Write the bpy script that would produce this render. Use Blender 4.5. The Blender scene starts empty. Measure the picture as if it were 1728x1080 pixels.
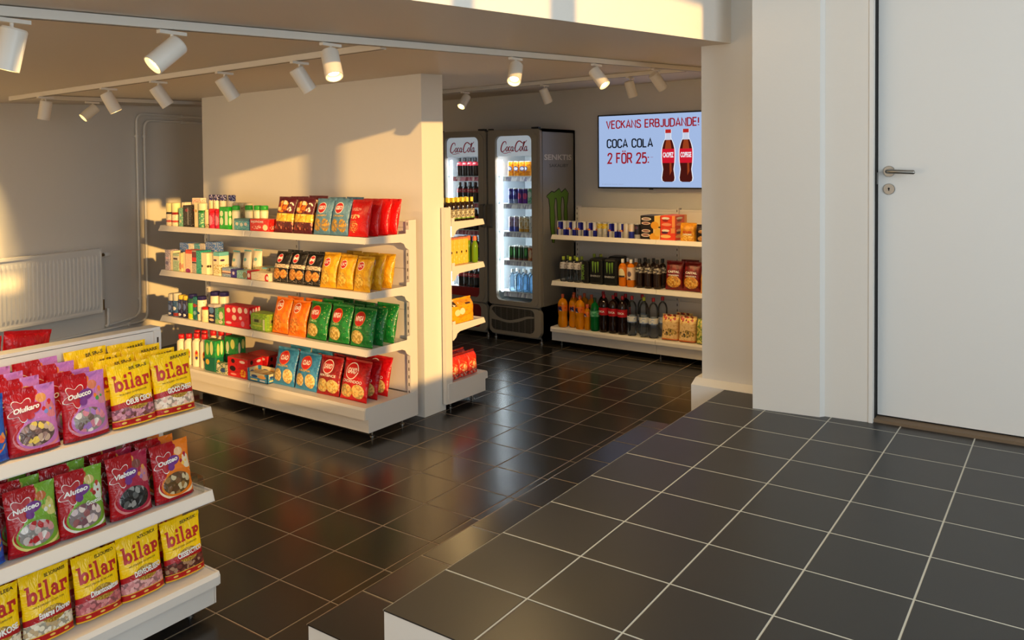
import bpy, math, random
from mathutils import Vector, Matrix, noise
D = bpy.data
SC = bpy.context.scene
COL = SC.collection
R = math.radians
PI = math.pi

# ------------------------------------------------------------------ camera
EYE = 1.683
cam_d = D.cameras.new('camera')
cam = D.objects.new('camera', cam_d)
COL.objects.link(cam)
_f, _cy, _pitch, _roll, _yaw = 1372.28, 316.27, -0.02682, -0.00888, -0.6097
fw = Vector((math.sin(_yaw) * math.cos(_pitch), math.cos(_yaw) * math.cos(_pitch), math.sin(_pitch)))
rt = Vector((math.cos(_yaw), -math.sin(_yaw), 0))
up = rt.cross(fw)
c_, s_ = math.cos(_roll), math.sin(_roll)
rt, up = c_ * rt + s_ * up, -s_ * rt + c_ * up
m = Matrix.Identity(4)
for i in range(3):
    m[i][0], m[i][1], m[i][2] = rt[i], up[i], -fw[i]
m.translation = (0, 0, EYE)
cam.matrix_world = m
cam_d.sensor_fit = 'HORIZONTAL'
cam_d.sensor_width = 36
cam_d.lens = _f / 1728 * 36
cam_d.shift_y = (_cy - 540) / 1728
cam_d.clip_start = 0.05
SC.camera = cam

# ------------------------------------------------------------------ world, sun, exposure
W = D.worlds.new('world')
SC.world = W
W.use_nodes = True
bg = W.node_tree.nodes['Background']
bg.inputs[0].default_value = (0.82, 0.93, 1.0, 1)
bg.inputs[1].default_value = 0.7

sun_d = D.lights.new('evening_sun', 'SUN')
sun_d.energy = 4.9
sun_d.color = (1.0, 0.56, 0.16)
sun_d.angle = R(0.6)
sun = D.objects.new('evening_sun', sun_d)
COL.objects.link(sun)
sun.rotation_euler = Vector((-1.0, 0.46, -0.155)).to_track_quat('-Z', 'Y').to_euler()
sun.location = (6, -2, 4)


def area(name, loc, direction, sx, sy, power, col):
    a = D.lights.new(name, 'AREA')
    a.shape = 'RECTANGLE'
    a.size, a.size_y = sx, sy
    a.energy = power
    a.color = col
    o = D.objects.new(name, a)
    COL.objects.link(o)
    o.location = loc
    o.rotation_euler = Vector(direction).to_track_quat('-Z', 'Y').to_euler()
    return o


# daylight from shop front behind and hall windows on right, plus added warm fill
area('daylight_shopfront_hall', (0.5, -2.15, 1.75), (0, 1, 0), 3.6, 2.5, 38, (0.83, 0.94, 1.0))
area('warm_fill_shop', (-4.0, -2.15, 1.1), (0, 1, 0), 3.6, 1.5, 46, (1.0, 0.62, 0.22))  # added fill lamp, stands in for warm light bounced around the shop
area('daylight_hall_window', (2.5, 0.9, 2.2), (-1, 0, 0), 2.2, 1.8, 92, (0.82, 0.93, 1.0))

SC.view_settings.view_transform = 'Standard'
SC.view_settings.look = 'None'
SC.view_settings.gamma = 1
SC.view_settings.exposure = 0.0
SC.view_settings.use_curve_mapping = False
SC.cycles.use_denoising = True
SC.cycles.max_bounces = 8
SC.cycles.diffuse_bounces = 5
SC.cycles.glossy_bounces = 4
SC.cycles.transmission_bounces = 6
SC.cycles.transparent_max_bounces = 12
SC.cycles.caustics_reflective = False
SC.cycles.caustics_refractive = False
SC.cycles.sample_clamp_indirect = 6


# ------------------------------------------------------------------ materials
def lin(c):
    return tuple(((v / 12.92) if v <= 0.04045 else ((v + 0.055) / 1.055) ** 2.4) for v in c)


def rgb(r, g, b):
    """sRGB 0-255 to linear rgba"""
    return (*lin((r / 255, g / 255, b / 255)), 1)


MATS = {}


def mat(name, color, rough=0.5, metal=0.0, spec=0.5, emit=None, estr=1.0, trans=0.0, ior=1.45, bump=None, coat=0.0):
    if name in MATS:
        return MATS[name]
    M = D.materials.new(name)
    M.use_nodes = True
    nt = M.node_tree
    b = nt.nodes['Principled BSDF']
    b.inputs['Base Color'].default_value = color if len(color) == 4 else (*color, 1)
    b.inputs['Roughness'].default_value = rough
    b.inputs['Metallic'].default_value = metal
    b.inputs['Specular IOR Level'].default_value = spec
    b.inputs['IOR'].default_value = ior
    b.inputs['Transmission Weight'].default_value = trans
    b.inputs['Coat Weight'].default_value = coat
    if emit:
        b.inputs['Emission Color'].default_value = emit if len(emit) == 4 else (*emit, 1)
        b.inputs['Emission Strength'].default_value = estr
    if bump:
        sc, st = bump
        tc = nt.nodes.new('ShaderNodeTexCoord')
        n = nt.nodes.new('ShaderNodeTexNoise')
        n.inputs['Scale'].default_value = sc
        n.inputs['Detail'].default_value = 4
        bp = nt.nodes.new('ShaderNodeBump')
        bp.inputs['Strength'].default_value = st
        bp.inputs['Distance'].default_value = 0.01
        nt.links.new(tc.outputs['Object'], n.inputs['Vector'])
        nt.links.new(n.outputs['Fac'], bp.inputs['Height'])
        nt.links.new(bp.outputs['Normal'], b.inputs['Normal'])
    MATS[name] = M
    return M


class NG:
    """small node builder: masks out of uv coordinates, painted in layers"""

    def __init__(s, name, rough=0.35, metal=0.0, coord='UV', bumpy=0.0, spec=0.5):
        s.M = D.materials.new(name)
        s.M.use_nodes = True
        s.t = s.M.node_tree
        s.b = s.t.nodes['Principled BSDF']
        s.b.inputs['Roughness'].default_value = rough
        s.b.inputs['Metallic'].default_value = metal
        s.b.inputs['Specular IOR Level'].default_value = spec
        tc = s.t.nodes.new('ShaderNodeTexCoord')
        s.vec = tc.outputs[coord]
        sp = s.t.nodes.new('ShaderNodeSeparateXYZ')
        s.t.links.new(s.vec, sp.inputs[0])
        s.u, s.v, s.w = sp.outputs
        s.col = None
        if bumpy:
            n = s.t.nodes.new('ShaderNodeTexNoise')
            n.inputs['Scale'].default_value = 5
            n.inputs['Detail'].default_value = 2
            n.inputs['Distortion'].default_value = 1.5
            s.t.links.new(s.vec, n.inputs['Vector'])
            bp = s.t.nodes.new('ShaderNodeBump')
            bp.inputs['Strength'].default_value = bumpy
            bp.inputs['Distance'].default_value = 0.012
            s.t.links.new(n.outputs['Fac'], bp.inputs['Height'])
            s.t.links.new(bp.outputs['Normal'], s.b.inputs['Normal'])

    def ma(s, op, a, b=None, c=None, clamp=False):
        n = s.t.nodes.new('ShaderNodeMath')
        n.operation = op
        n.use_clamp = clamp
        for i, x in enumerate((a, b, c)):
            if x is None:
                continue
            if isinstance(x, (int, float)):
                n.inputs[i].default_value = x
            else:
                s.t.links.new(x, n.inputs[i])
        return n.outputs[0]

    def base(s, c):
        n = s.t.nodes.new('ShaderNodeRGB')
        n.outputs[0].default_value = c if len(c) == 4 else (*c, 1)
        s.col = n.outputs[0]
        return s

    def paint(s, mask, c):
        n = s.t.nodes.new('ShaderNodeMix')
        n.data_type = 'RGBA'
        if isinstance(mask, (int, float)):
            n.inputs[0].default_value = mask
        else:
            s.t.links.new(mask, n.inputs[0])
        s.t.links.new(s.col, n.inputs[6])
        if isinstance(c, tuple):
            n.inputs[7].default_value = c if len(c) == 4 else (*c, 1)
        else:
            s.t.links.new(c, n.inputs[7])
        s.col = n.outputs[2]
        return s

    def below(s, a, k):
        return s.ma('LESS_THAN', a, k)

    def above(s, a, k):
        return s.ma('GREATER_THAN', a, k)

    def rect(s, u0, u1, v0, v1):
        a = s.ma('MULTIPLY', s.above(s.u, u0), s.below(s.u, u1))
        b = s.ma('MULTIPLY', s.above(s.v, v0), s.below(s.v, v1))
        return s.ma('MULTIPLY', a, b)

    def band(s, v0, v1):
        return s.ma('MULTIPLY', s.above(s.v, v0), s.below(s.v, v1))

    def dist(s, cu, cv, ru, rv):
        a = s.ma('POWER', s.ma('ABSOLUTE', s.ma('DIVIDE', s.ma('SUBTRACT', s.u, cu), ru)), 2)
        b = s.ma('POWER', s.ma('ABSOLUTE', s.ma('DIVIDE', s.ma('SUBTRACT', s.v, cv), rv)), 2)
        return s.ma('ADD', a, b)

    def ell(s, cu, cv, ru, rv):
        return s.below(s.dist(cu, cv, ru, rv), 1.0)

    def diag(s, a, b, k):
        return s.above(s.ma('ADD', s.ma('MULTIPLY', s.u, a), s.ma('MULTIPLY', s.v, b)), k)

    def mul(s, a, b):
        return s.ma('MULTIPLY', a, b)

    def inv(s, a):
        return s.ma('SUBTRACT', 1.0, a)

    def scaled(s, su, sv, off=0.0):
        mp = s.t.nodes.new('ShaderNodeMapping')
        mp.inputs['Scale'].default_value = (su, sv, 1)
        mp.inputs['Location'].default_value = (off, off * 0.7, off)
        s.t.links.new(s.vec, mp.inputs['Vector'])
        return mp.outputs[0]

    def noise(s, su, sv, th, off=0.0, detail=3):
        n = s.t.nodes.new('ShaderNodeTexNoise')
        n.inputs['Scale'].default_value = 1
        n.inputs['Detail'].default_value = detail
        s.t.links.new(s.scaled(su, sv, off), n.inputs['Vector'])
        return s.above(n.outputs['Fac'], th)

    def blobs(s, su, sv, r, off=0.0):
        """round lumps: (mask, random value per lump, distance)"""
        n = s.t.nodes.new('ShaderNodeTexVoronoi')
        n.inputs['Scale'].default_value = 1
        s.t.links.new(s.scaled(su, sv, off), n.inputs['Vector'])
        sp = s.t.nodes.new('ShaderNodeSeparateColor')
        s.t.links.new(n.outputs['Color'], sp.inputs[0])
        return s.below(n.outputs['Distance'], r), sp.outputs[0], n.outputs['Distance']

    def ramp(s, fac, cols):
        n = s.t.nodes.new('ShaderNodeValToRGB')
        cr = n.color_ramp
        cr.interpolation = 'CONSTANT'
        k = len(cols)
        while len(cr.elements) < k:
            cr.elements.new(0.5)
        for i, c in enumerate(cols):
            cr.elements[i].position = i / k
            cr.elements[i].color = c if len(c) == 4 else (*c, 1)
        s.t.links.new(fac, n.inputs[0])
        return n.outputs[0]

    def pieces(s, mask, su, sv, cols, gap=None, r=0.55, off=0.0):
        """printed food: lumps of several colours inside mask"""
        mk, rv, dd = s.blobs(su, sv, r, off)
        if gap:
            s.paint(mask, gap)
        s.paint(s.mul(mask, mk), s.ramp(rv, cols))
        return s

    def done(s):
        s.t.links.new(s.col, s.b.inputs['Base Color'])
        MATS[s.M.name] = s.M
        return s.M


# ------------------------------------------------------------------ mesh builder
class MB:
    def __init__(s):
        s.v, s.f, s.mi, s.uv = [], [], [], []

    def add(s, verts, faces, mi=0, uvs=None):
        o = len(s.v)
        s.v += [tuple(p) for p in verts]
        for k, f in enumerate(faces):
            s.f.append([o + i for i in f])
            s.mi.append(mi)
            s.uv.append(uvs[k] if uvs else None)
        return s

    def box(s, x0, x1, y0, y1, z0, z1, mi=0):
        v = [(x0, y0, z0), (x1, y0, z0), (x1, y1, z0), (x0, y1, z0), (x0, y0, z1), (x1, y0, z1), (x1, y1, z1), (x0, y1, z1)]
        f = [(0, 1, 5, 4), (1, 2, 6, 5), (2, 3, 7, 6), (3, 0, 4, 7), (4, 5, 6, 7), (3, 2, 1, 0)]
        q = [(0, 0), (1, 0), (1, 1), (0, 1)]
        return s.add(v, f, mi, [q] * 6)

    def bbox(s, x0, x1, y0, y1, z0, z1, r=0.004, mi=0):
        """box with chamfered vertical and top edges"""
        pts = [(x0 + r, y0), (x1 - r, y0), (x1, y0 + r), (x1, y1 - r), (x1 - r, y1), (x0 + r, y1), (x0, y1 - r), (x0, y0 + r)]
        cx, cy = (x0 + x1) / 2, (y0 + y1) / 2
        rings = []
        for z, k in ((z0, 1), (z0 + r, 0), (z1 - r, 0), (z1, 1)):
            ring = []
            for (x, y) in pts:
                if k:
                    x += r * 0.8 * (1 if x < cx else -1)
                    y += r * 0.8 * (1 if y < cy else -1)
                ring.append((x, y, z))
            rings.append(ring)
        v = [p for g in rings for p in g]
        f, u = [], []
        zt = z1 - z0
        for k in range(3):
            for i in range(8):
                j = (i + 1) % 8
                f.append((k * 8 + i, k * 8 + j, k * 8 + 8 + j, k * 8 + 8 + i))
        f.append(tuple(range(24, 32)))
        f.append(tuple(range(7, -1, -1)))
        w, d = max(x1 - x0, 1e-6), max(y1 - y0, 1e-6)
        for fc in f:
            xs = [v[i] for i in fc]
            n = (Vector(xs[1]) - Vector(xs[0])).cross(Vector(xs[2]) - Vector(xs[0]))
            if abs(n.x) > abs(n.y) and abs(n.x) > abs(n.z):
                u.append([((p[1] - y0) / d, (p[2] - z0) / zt) for p in xs])
            elif abs(n.z) > abs(n.y):
                u.append([((p[0] - x0) / w, 0.97) for p in xs])
            else:
                u.append([((p[0] - x0) / w, (p[2] - z0) / zt) for p in xs])
        return s.add(v, f, mi, u)

    def prism(s, pts, y0, y1, axis='Y', mi=0):
        """2-D outline extruded along an axis; pts are (a,b): Y -> (x,z), X -> (y,z), Z -> (x,y)"""
        def P(a, b, t):
            return (a, t, b) if axis == 'Y' else (t, a, b) if axis == 'X' else (a, b, t)
        n = len(pts)
        v = [P(a, b, y0) for a, b in pts] + [P(a, b, y1) for a, b in pts]
        f = [tuple(range(n)), tuple(range(2 * n - 1, n - 1, -1))]
        for i in range(n):
            j = (i + 1) % n
            f.append((i, i + n, j + n, j))
        return s.add(v, f, mi)

    def lathe(s, prof, seg=16, mi=0, c=(0, 0, 0), vmax=None):
        zt = vmax or max(z for _, z in prof)
        v, f, u = [], [], []
        n = len(prof)
        for i in range(seg):
            a = 2 * PI * i / seg + PI / 2
            for r, z in prof:
                v.append((c[0] + r * math.cos(a), c[1] + r * math.sin(a), c[2] + z))
        for i in range(seg):
            j = (i + 1) % seg
            for k in range(n - 1):
                f.append((i * n + k, j * n + k, j * n + k + 1, i * n + k + 1))
                u.append([(i / seg, prof[k][1] / zt), ((i + 1) / seg, prof[k][1] / zt), ((i + 1) / seg, prof[k + 1][1] / zt), (i / seg, prof[k + 1][1] / zt)])
        return s.add(v, f, mi, u)

    def tube(s, pts, r, seg=8, mi=0, cap=True):
        pts = [Vector(p) for p in pts]
        n = len(pts)
        v, f = [], []
        prev = None
        for i, p in enumerate(pts):
            t = (pts[min(i + 1, n - 1)] - pts[max(i - 1, 0)]).normalized()
            if prev is None:
                a = t.orthogonal().normalized()
            else:
                a = (prev - t * prev.dot(t)).normalized()
            prev = a
            b = t.cross(a)
            rr = r[i] if isinstance(r, (list, tuple)) else r
            for k in range(seg):
                g = 2 * PI * k / seg
                v.append(p + (a * math.cos(g) + b * math.sin(g)) * rr)
        for i in range(n - 1):
            for k in range(seg):
                l = (k + 1) % seg
                f.append((i * seg + k, i * seg + l, (i + 1) * seg + l, (i + 1) * seg + k))
        if cap:
            f.append(tuple(range(seg - 1, -1, -1)))
            f.append(tuple(range((n - 1) * seg, n * seg)))
        return s.add(v, f, mi)

    def bar(s, p, q, w, h, mi=0):
        """rectangular bar from p to q, w wide (horizontal), h tall, hanging below the line"""
        p, q = Vector(p), Vector(q)
        t = (q - p).normalized()
        a = t.cross(Vector((0, 0, 1))).normalized() * (w / 2)
        dz = Vector((0, 0, -h))
        v = [p - a, p + a, p + a + dz, p - a + dz, q - a, q + a, q + a + dz, q - a + dz]
        return s.add(v, [(0, 1, 2, 3), (7, 6, 5, 4), (0, 4, 5, 1), (1, 5, 6, 2), (2, 6, 7, 3), (3, 7, 4, 0)], mi)

    def mesh(s, name, mats, smooth=False):
        me = D.meshes.new(name)
        me.from_pydata(s.v, [], s.f)
        for mm in (mats if isinstance(mats, (list, tuple)) else [mats]):
            me.materials.append(mm)
        me.polygons.foreach_set('material_index', s.mi)
        if any(q for q in s.uv):
            uvl = me.uv_layers.new(name='UVMap')
            flat = []
            for f, q in zip(s.f, s.uv):
                q = q or [(0, 0)] * len(f)
                for p in q:
                    flat += [p[0], p[1]]
            uvl.data.foreach_set('uv', flat)
        if smooth:
            me.polygons.foreach_set('use_smooth', [True] * len(s.f))
            me.set_sharp_from_angle(angle=R(smooth if smooth is not True else 40))
        me.update()
        return me


def fixn(me):
    import bmesh
    b = bmesh.new()
    b.from_mesh(me)
    bmesh.ops.recalc_face_normals(b, faces=b.faces)
    b.to_mesh(me)
    b.free()
    return me


def link(name, me, parent=None, loc=None, rot=None):
    o = D.objects.new(name, me)
    COL.objects.link(o)
    if parent:
        o.parent = parent
    if loc is not None:
        o.location = loc
    if rot is not None:
        o.rotation_euler = rot
    return o


def part(name, mb, mats, parent=None, smooth=False, label=None):
    me = fixn(mb.mesh(name, mats, smooth))
    o = link(name, me, parent)
    if label:
        o['label'] = label
    return o


def tag(o, label, cat, group=None):
    o['label'] = label
    o['category'] = cat
    if group:
        o['group'] = group
    return o


def thing(name, label, cat, loc=(0, 0, 0), rot=(0, 0, 0), group=None):
    o = link(name, None, None, loc, rot)
    o.empty_display_size = 0.1
    return tag(o, label, cat, group)


def struct(name, mb, mats, smooth=False):
    o = part(name, mb, mats, None, smooth)
    o['kind'] = 'structure'
    return o


# ------------------------------------------------------------------ lettering
_txt = {}


def text2d(s, bold=0.0):
    """outline of a word as (verts2d, faces), cap height about 1, starting at x = 0"""
    k = (s, bold)
    if k in _txt:
        return _txt[k]
    cu = D.curves.new('t', 'FONT')
    cu.body = s
    cu.size = 1.38
    cu.offset = bold
    cu.resolution_u = 3
    ob = D.objects.new('t', cu)
    me = D.meshes.new_from_object(ob)
    vs = [(v.co.x, v.co.y) for v in me.vertices]
    fs = [tuple(p.vertices) for p in me.polygons]
    D.objects.remove(ob)
    D.curves.remove(cu)
    D.meshes.remove(me)
    x0 = min(v[0] for v in vs)
    vs = [(x - x0, y) for x, y in vs]
    _txt[k] = (vs, fs)
    return _txt[k]


def fit(shape, x0, x1, y0, h=None, slant=0.0, rise=0.0):
    """scale a 2-D shape so that it spans x0..x1 and is h tall from y0"""
    vs, fs = shape
    w = max(v[0] for v in vs)
    hh = max(v[1] for v in vs)
    kx = (x1 - x0) / w
    ky = kx if h is None else h / hh
    return [(x0 + x * kx + slant * y * ky, y0 + y * ky + rise * x * kx) for x, y in vs], fs


def rects(*rs):
    vs, fs = [], []
    for a, b, c, d in rs:
        o = len(vs)
        vs += [(a, c), (b, c), (b, d), (a, d)]
        fs.append((o, o + 1, o + 2, o + 3))
    return vs, fs


def ring2d(cx, cy, rx, ry, ix, iy, a0=0, a1=360, n=20):
    vs, fs = [], []
    for i in range(n + 1):
        a = R(a0 + (a1 - a0) * i / n)
        vs += [(cx + rx * math.cos(a), cy + ry * math.sin(a)), (cx + ix * math.cos(a), cy + iy * math.sin(a))]
    for i in range(n):
        fs.append((2 * i, 2 * i + 2, 2 * i + 3, 2 * i + 1))
    return vs, fs


def disc2d(cx, cy, rx, ry, n=22, rf=None, k=3, rot=0.0):
    """filled ellipse (or star blob by rf(angle)) as rings of quads"""
    vs, fs = [(cx, cy)], []
    for j in range(1, k + 1):
        for i in range(n):
            a = 2 * PI * i / n
            q = (rf(a) if rf else 1.0) * j / k
            x, y = rx * q * math.cos(a), ry * q * math.sin(a)
            vs.append((cx + x * math.cos(rot) - y * math.sin(rot), cy + x * math.sin(rot) + y * math.cos(rot)))
    for i in range(n):
        fs.append((0, 1 + i, 1 + (i + 1) % n))
    for j in range(k - 1):
        for i in range(n):
            l = (i + 1) % n
            fs.append((1 + j * n + i, 1 + (j + 1) * n + i, 1 + (j + 1) * n + l, 1 + j * n + l))
    return vs, fs


def join2d(*shapes):
    vs, fs = [], []
    for v, f in shapes:
        o = len(vs)
        vs += v
        fs += [tuple(i + o for i in q) for q in f]
    return vs, fs


def move2d(sh, dx, dy=0, k=1.0):
    return [(x * k + dx, y * k + dy) for x, y in sh[0]], sh[1]


def slab_bilar(tail=False):
    b = join2d(rects((.08, .40, 0, 1.6), (-.1, .40, 1.42, 1.6)), ring2d(.70, .5, .50, .53, .18, .24))
    i = rects((.15, .47, 0, 1.0), (0, .47, .82, 1.0), (0, .62, 0, .18), (.13, .49, 1.16, 1.5))
    l = rects((.15, .47, 0, 1.6), (0, .47, 1.42, 1.6), (0, .62, 0, .18))
    a = join2d(ring2d(.42, .32, .42, .35, .15, .13), rects((.56, .88, 0, .72), (.8, 1.02, 0, .18)), ring2d(.46, .64, .42, .40, .12, .14, 0, 170, 12))
    r = rects((.15, .47, 0, 1), (0, .47, .82, 1), (0, .65, 0, .18), (.47, .95, .72, 1.0), (.68, .98, .5, 1.0))
    if tail:
        r = join2d(rects((.12, .44, 0, 1), (0, .44, .82, 1), (0, .6, 0, .18)), ring2d(.62, .66, .4, .38, .12, .12))
    return join2d(b, move2d(i, 1.32), move2d(l, 2.05), move2d(a, 2.78), move2d(r, 3.88))


def crom(pts, n=6):
    out = []
    P = [pts[0]] + list(pts) + [pts[-1]]
    for i in range(1, len(P) - 2):
        for k in range(n):
            t = k / n
            o = []
            for a in range(2):
                p0, p1, p2, p3 = (P[i + j][a] for j in (-1, 0, 1, 2))
                o.append(0.5 * (2 * p1 + (p2 - p0) * t + (2 * p0 - 5 * p1 + 4 * p2 - p3) * t * t + (3 * p1 - p0 - 3 * p2 + p3) * t ** 3))
            out.append(tuple(o))
    out.append(tuple(pts[-1]))
    return out


def ribbon(pts, w, taper=0.35, n=6):
    pts = crom(pts, n)
    vs, fs = [], []
    L = len(pts)
    for i, p in enumerate(pts):
        a, b = pts[max(i - 1, 0)], pts[min(i + 1, L - 1)]
        dx, dy = b[0] - a[0], b[1] - a[1]
        q = math.hypot(dx, dy) or 1
        nx, ny = -dy / q, dx / q
        t = i / (L - 1)
        ww = w * (taper + (1 - taper) * math.sin(PI * t) ** 0.7) * (0.65 + 0.5 * abs(dy) / q)
        vs += [(p[0] + nx * ww / 2, p[1] + ny * ww / 2), (p[0] - nx * ww / 2, p[1] - ny * ww / 2)]
    for i in range(L - 1):
        fs.append((2 * i, 2 * i + 1, 2 * i + 3, 2 * i + 2))
    return vs, fs


def script_sign():
    """flowing script sign, 10 units wide"""
    def o(cx, cy=1.05, rx=.36, ry=.5):
        return ribbon([(cx + rx * math.cos(a) + .25 * ry * math.sin(a), cy + ry * math.sin(a)) for a in [2 * PI * i / 10 + .8 for i in range(11)]], .26, .8, 3)
    sh = [ribbon([(2.25, 2.1), (2.15, 2.65), (1.6, 2.75), (.95, 2.3), (.5, 1.5), (.4, .85), (.75, .4), (1.4, .6), (2.0, 1.15)], .34),
          o(2.55), ribbon([(3.75, 1.35), (3.5, 1.6), (3.15, 1.25), (3.1, .75), (3.4, .55), (3.85, .95)], .26),
          o(4.3), ribbon([(4.75, 1.6), (4.6, .9), (4.7, .55), (5.05, .75)], .26), ribbon([(5.0, 1.22), (5.35, 1.28)], .2, .9),
          ribbon([(9.5, 2.95), (8.8, 2.45), (8.0, 2.35), (7.2, 2.75), (6.6, 2.75), (5.95, 2.3), (5.5, 1.5), (5.4, .85), (5.75, .4), (6.4, .6), (6.95, 1.1)], .34),
          o(7.45), ribbon([(7.95, .9), (8.4, 1.7), (8.7, 2.45), (8.5, 2.6), (8.2, 1.7), (8.15, .8), (8.4, .55), (8.7, .85)], .25),
          o(9.05), ribbon([(9.5, 1.6), (9.35, .9), (9.45, .55), (9.9, .8)], .26),
          ribbon([(.75, .45), (1.3, .1), (2.3, .1), (3.3, .25), (4.0, .1)], .2, .2)]
    return join2d(*sh)


# ------------------------------------------------------------------ shared materials
PLASTER = mat('white_plaster', rgb(228, 224, 217), 0.75, bump=(38, 0.06))
PLASTER_R = mat('rough_white_plaster', rgb(228, 226, 222), 0.7, bump=(14, 0.22))
CEIL = mat('ceiling_paint', rgb(216, 207, 195), 0.6, bump=(60, 0.04))
WMETAL = mat('white_shelf_metal', rgb(222, 216, 208), 0.38)
WPAINT = mat('white_gloss_paint', rgb(232, 231, 228), 0.45)
DARKGAP = mat('dark_gap', (0.006, 0.006, 0.006), 0.8)
STEEL = mat('brushed_steel', rgb(150, 146, 140), 0.32, 1.0)
BLACKP = mat('black_plastic', (0.012, 0.012, 0.013), 0.4)
LAMPW = mat('white_lamp_metal', rgb(224, 218, 208), 0.4)
WOOD = mat('raw_wood', rgb(120, 100, 78), 0.7)
CLEAR = None


def clear_mat(name, tint=(0.96, 0.98, 0.98), refl=0.35):
    M = D.materials.new(name)
    M.use_nodes = True
    nt = M.node_tree
    nt.nodes.remove(nt.nodes['Principled BSDF'])
    out = nt.nodes['Material Output']
    tr = nt.nodes.new('ShaderNodeBsdfTransparent')
    tr.inputs[0].default_value = (*tint, 1)
    gl = nt.nodes.new('ShaderNodeBsdfGlossy')
    gl.inputs['Roughness'].default_value = 0.04
    fr = nt.nodes.new('ShaderNodeFresnel')
    fr.inputs[0].default_value = 1.45
    mu = nt.nodes.new('ShaderNodeMath')
    mu.operation = 'MULTIPLY'
    mu.inputs[1].default_value = refl
    mx = nt.nodes.new('ShaderNodeMixShader')
    nt.links.new(fr.outputs[0], mu.inputs[0])
    nt.links.new(mu.outputs[0], mx.inputs[0])
    nt.links.new(tr.outputs[0], mx.inputs[1])
    nt.links.new(gl.outputs[0], mx.inputs[2])
    nt.links.new(mx.outputs[0], out.inputs[0])
    return M


CLEAR = clear_mat('clear_glass')


def tile_mat(name, x0, y0, grout, gw, T=0.3, rough=0.27, base=(0.019, 0.0185, 0.018)):
    g = NG(name, rough=rough, coord='Object', spec=0.45)
    def edge(c, o):
        f = g.ma('FRACT', g.ma('DIVIDE', g.ma('SUBTRACT', c, o), T))
        return g.ma('MULTIPLY', g.ma('MINIMUM', f, g.ma('SUBTRACT', 1.0, f)), T)
    d = g.ma('MINIMUM', edge(g.u, x0), edge(g.v, y0))
    line = g.below(d, gw / 2)
    # tone of each tile
    cx = g.ma('FLOOR', g.ma('DIVIDE', g.ma('SUBTRACT', g.u, x0), T))
    cy = g.ma('FLOOR', g.ma('DIVIDE', g.ma('SUBTRACT', g.v, y0), T))
    h = g.ma('FRACT', g.ma('MULTIPLY', g.ma('SINE', g.ma('ADD', g.ma('MULTIPLY', cx, 12.9), g.ma('MULTIPLY', cy, 78.2))), 43758.5))
    g.base(base)
    g.paint(g.ma('MULTIPLY', h, 0.5), tuple(v * 1.6 for v in base))
    n = g.t.nodes.new('ShaderNodeTexNoise')
    n.inputs['Scale'].default_value = 9
    n.inputs['Detail'].default_value = 5
    g.t.links.new(g.vec, n.inputs['Vector'])
    g.paint(g.ma('MULTIPLY', n.outputs['Fac'], 0.35), tuple(v * 1.5 for v in base))
    g.paint(line, grout)
    rr = g.ma('ADD', g.ma('MULTIPLY', line, 0.4), g.ma('ADD', rough - 0.02, g.ma('MULTIPLY', n.outputs['Fac'], 0.04)))
    g.t.links.new(rr, g.b.inputs['Roughness'])
    hgt = g.ma('MINIMUM', g.ma('DIVIDE', d, 0.006), 1.0)
    bp = g.t.nodes.new('ShaderNodeBump')
    bp.inputs['Strength'].default_value = 0.6
    bp.inputs['Distance'].default_value = 0.002
    g.t.links.new(hgt, bp.inputs['Height'])
    g.t.links.new(bp.outputs['Normal'], g.b.inputs['Normal'])
    return g.done()


TILE_LOW = tile_mat('black_floor_tiles', -4.4678, 3.3368, rgb(150, 134, 114), 0.0045, rough=0.23, base=(0.0135, 0.0125, 0.012))
TILE_UP = tile_mat('black_platform_tiles', -1.2703, 1.8751, rgb(196, 196, 184), 0.0055, rough=0.36, base=(.0185, .019, .0195))
TILE_STEP = tile_mat('black_step_tiles', -1.68, 1.929, rgb(150, 136, 116), 0.0045, T=0.3, rough=0.25, base=(0.0145, 0.0135, 0.013))


def zc(x, y):
    return 2.1365 + 0.012 * x + 0.05 * y


# ------------------------------------------------------------------ floor, steps
struct('floor', MB().box(-8.2, 2.6, -2.3, 7.4, -0.08, 0), TILE_LOW)
ZP = 0.46
pf = MB().box(-1.567, 2.6, 1.608, 4.45, 0.0, ZP - 0.004, 1)
pf.box(-1.569, 2.6, 1.606, 4.45, ZP - 0.004, ZP, 0)
struct('platform_floor', pf, [TILE_UP, PLASTER_R])
st = MB().box(-1.975, -1.567, 1.69, 4.13, 0.0, 0.246, 1)
st.box(-1.98, -1.567, 1.687, 4.135, 0.246, 0.25, 0)
struct('platform_step', st, [TILE_STEP, PLASTER_R])


# ------------------------------------------------------------------ walls and ceilings
def quadwall(mb, a, b, z0, z1, t):
    """wall along a-b with the room on its left, t thick outward"""
    a, b = Vector((*a, 0)), Vector((*b, 0))
    d = (b - a).normalized()
    n = Vector((d.y, -d.x, 0)) * t
    mb.prism([(a.x, a.y), (b.x, b.y), (b.x + n.x, b.y + n.y), (a.x + n.x, a.y + n.y)], z0, z1, 'Z')
    return mb


LW0, LW1 = (-5.86, -2.3), (-7.60, 7.1)


def lwx(y):
    t = (y - 2.5) / (5.2 - 2.5)
    return -6.75 - 0.5 * t


struct('wall_left', MB().prism([(lwx(-2.3), -2.3), (lwx(7.1), 7.1), (lwx(7.1) - .2, 7.1), (lwx(-2.3) - .2, -2.3)], 0, 2.6, 'Z'), PLASTER)
struct('wall_back', MB().box(-8.2, -1.3, 7.05, 7.25, 0, 2.7), PLASTER)
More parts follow.
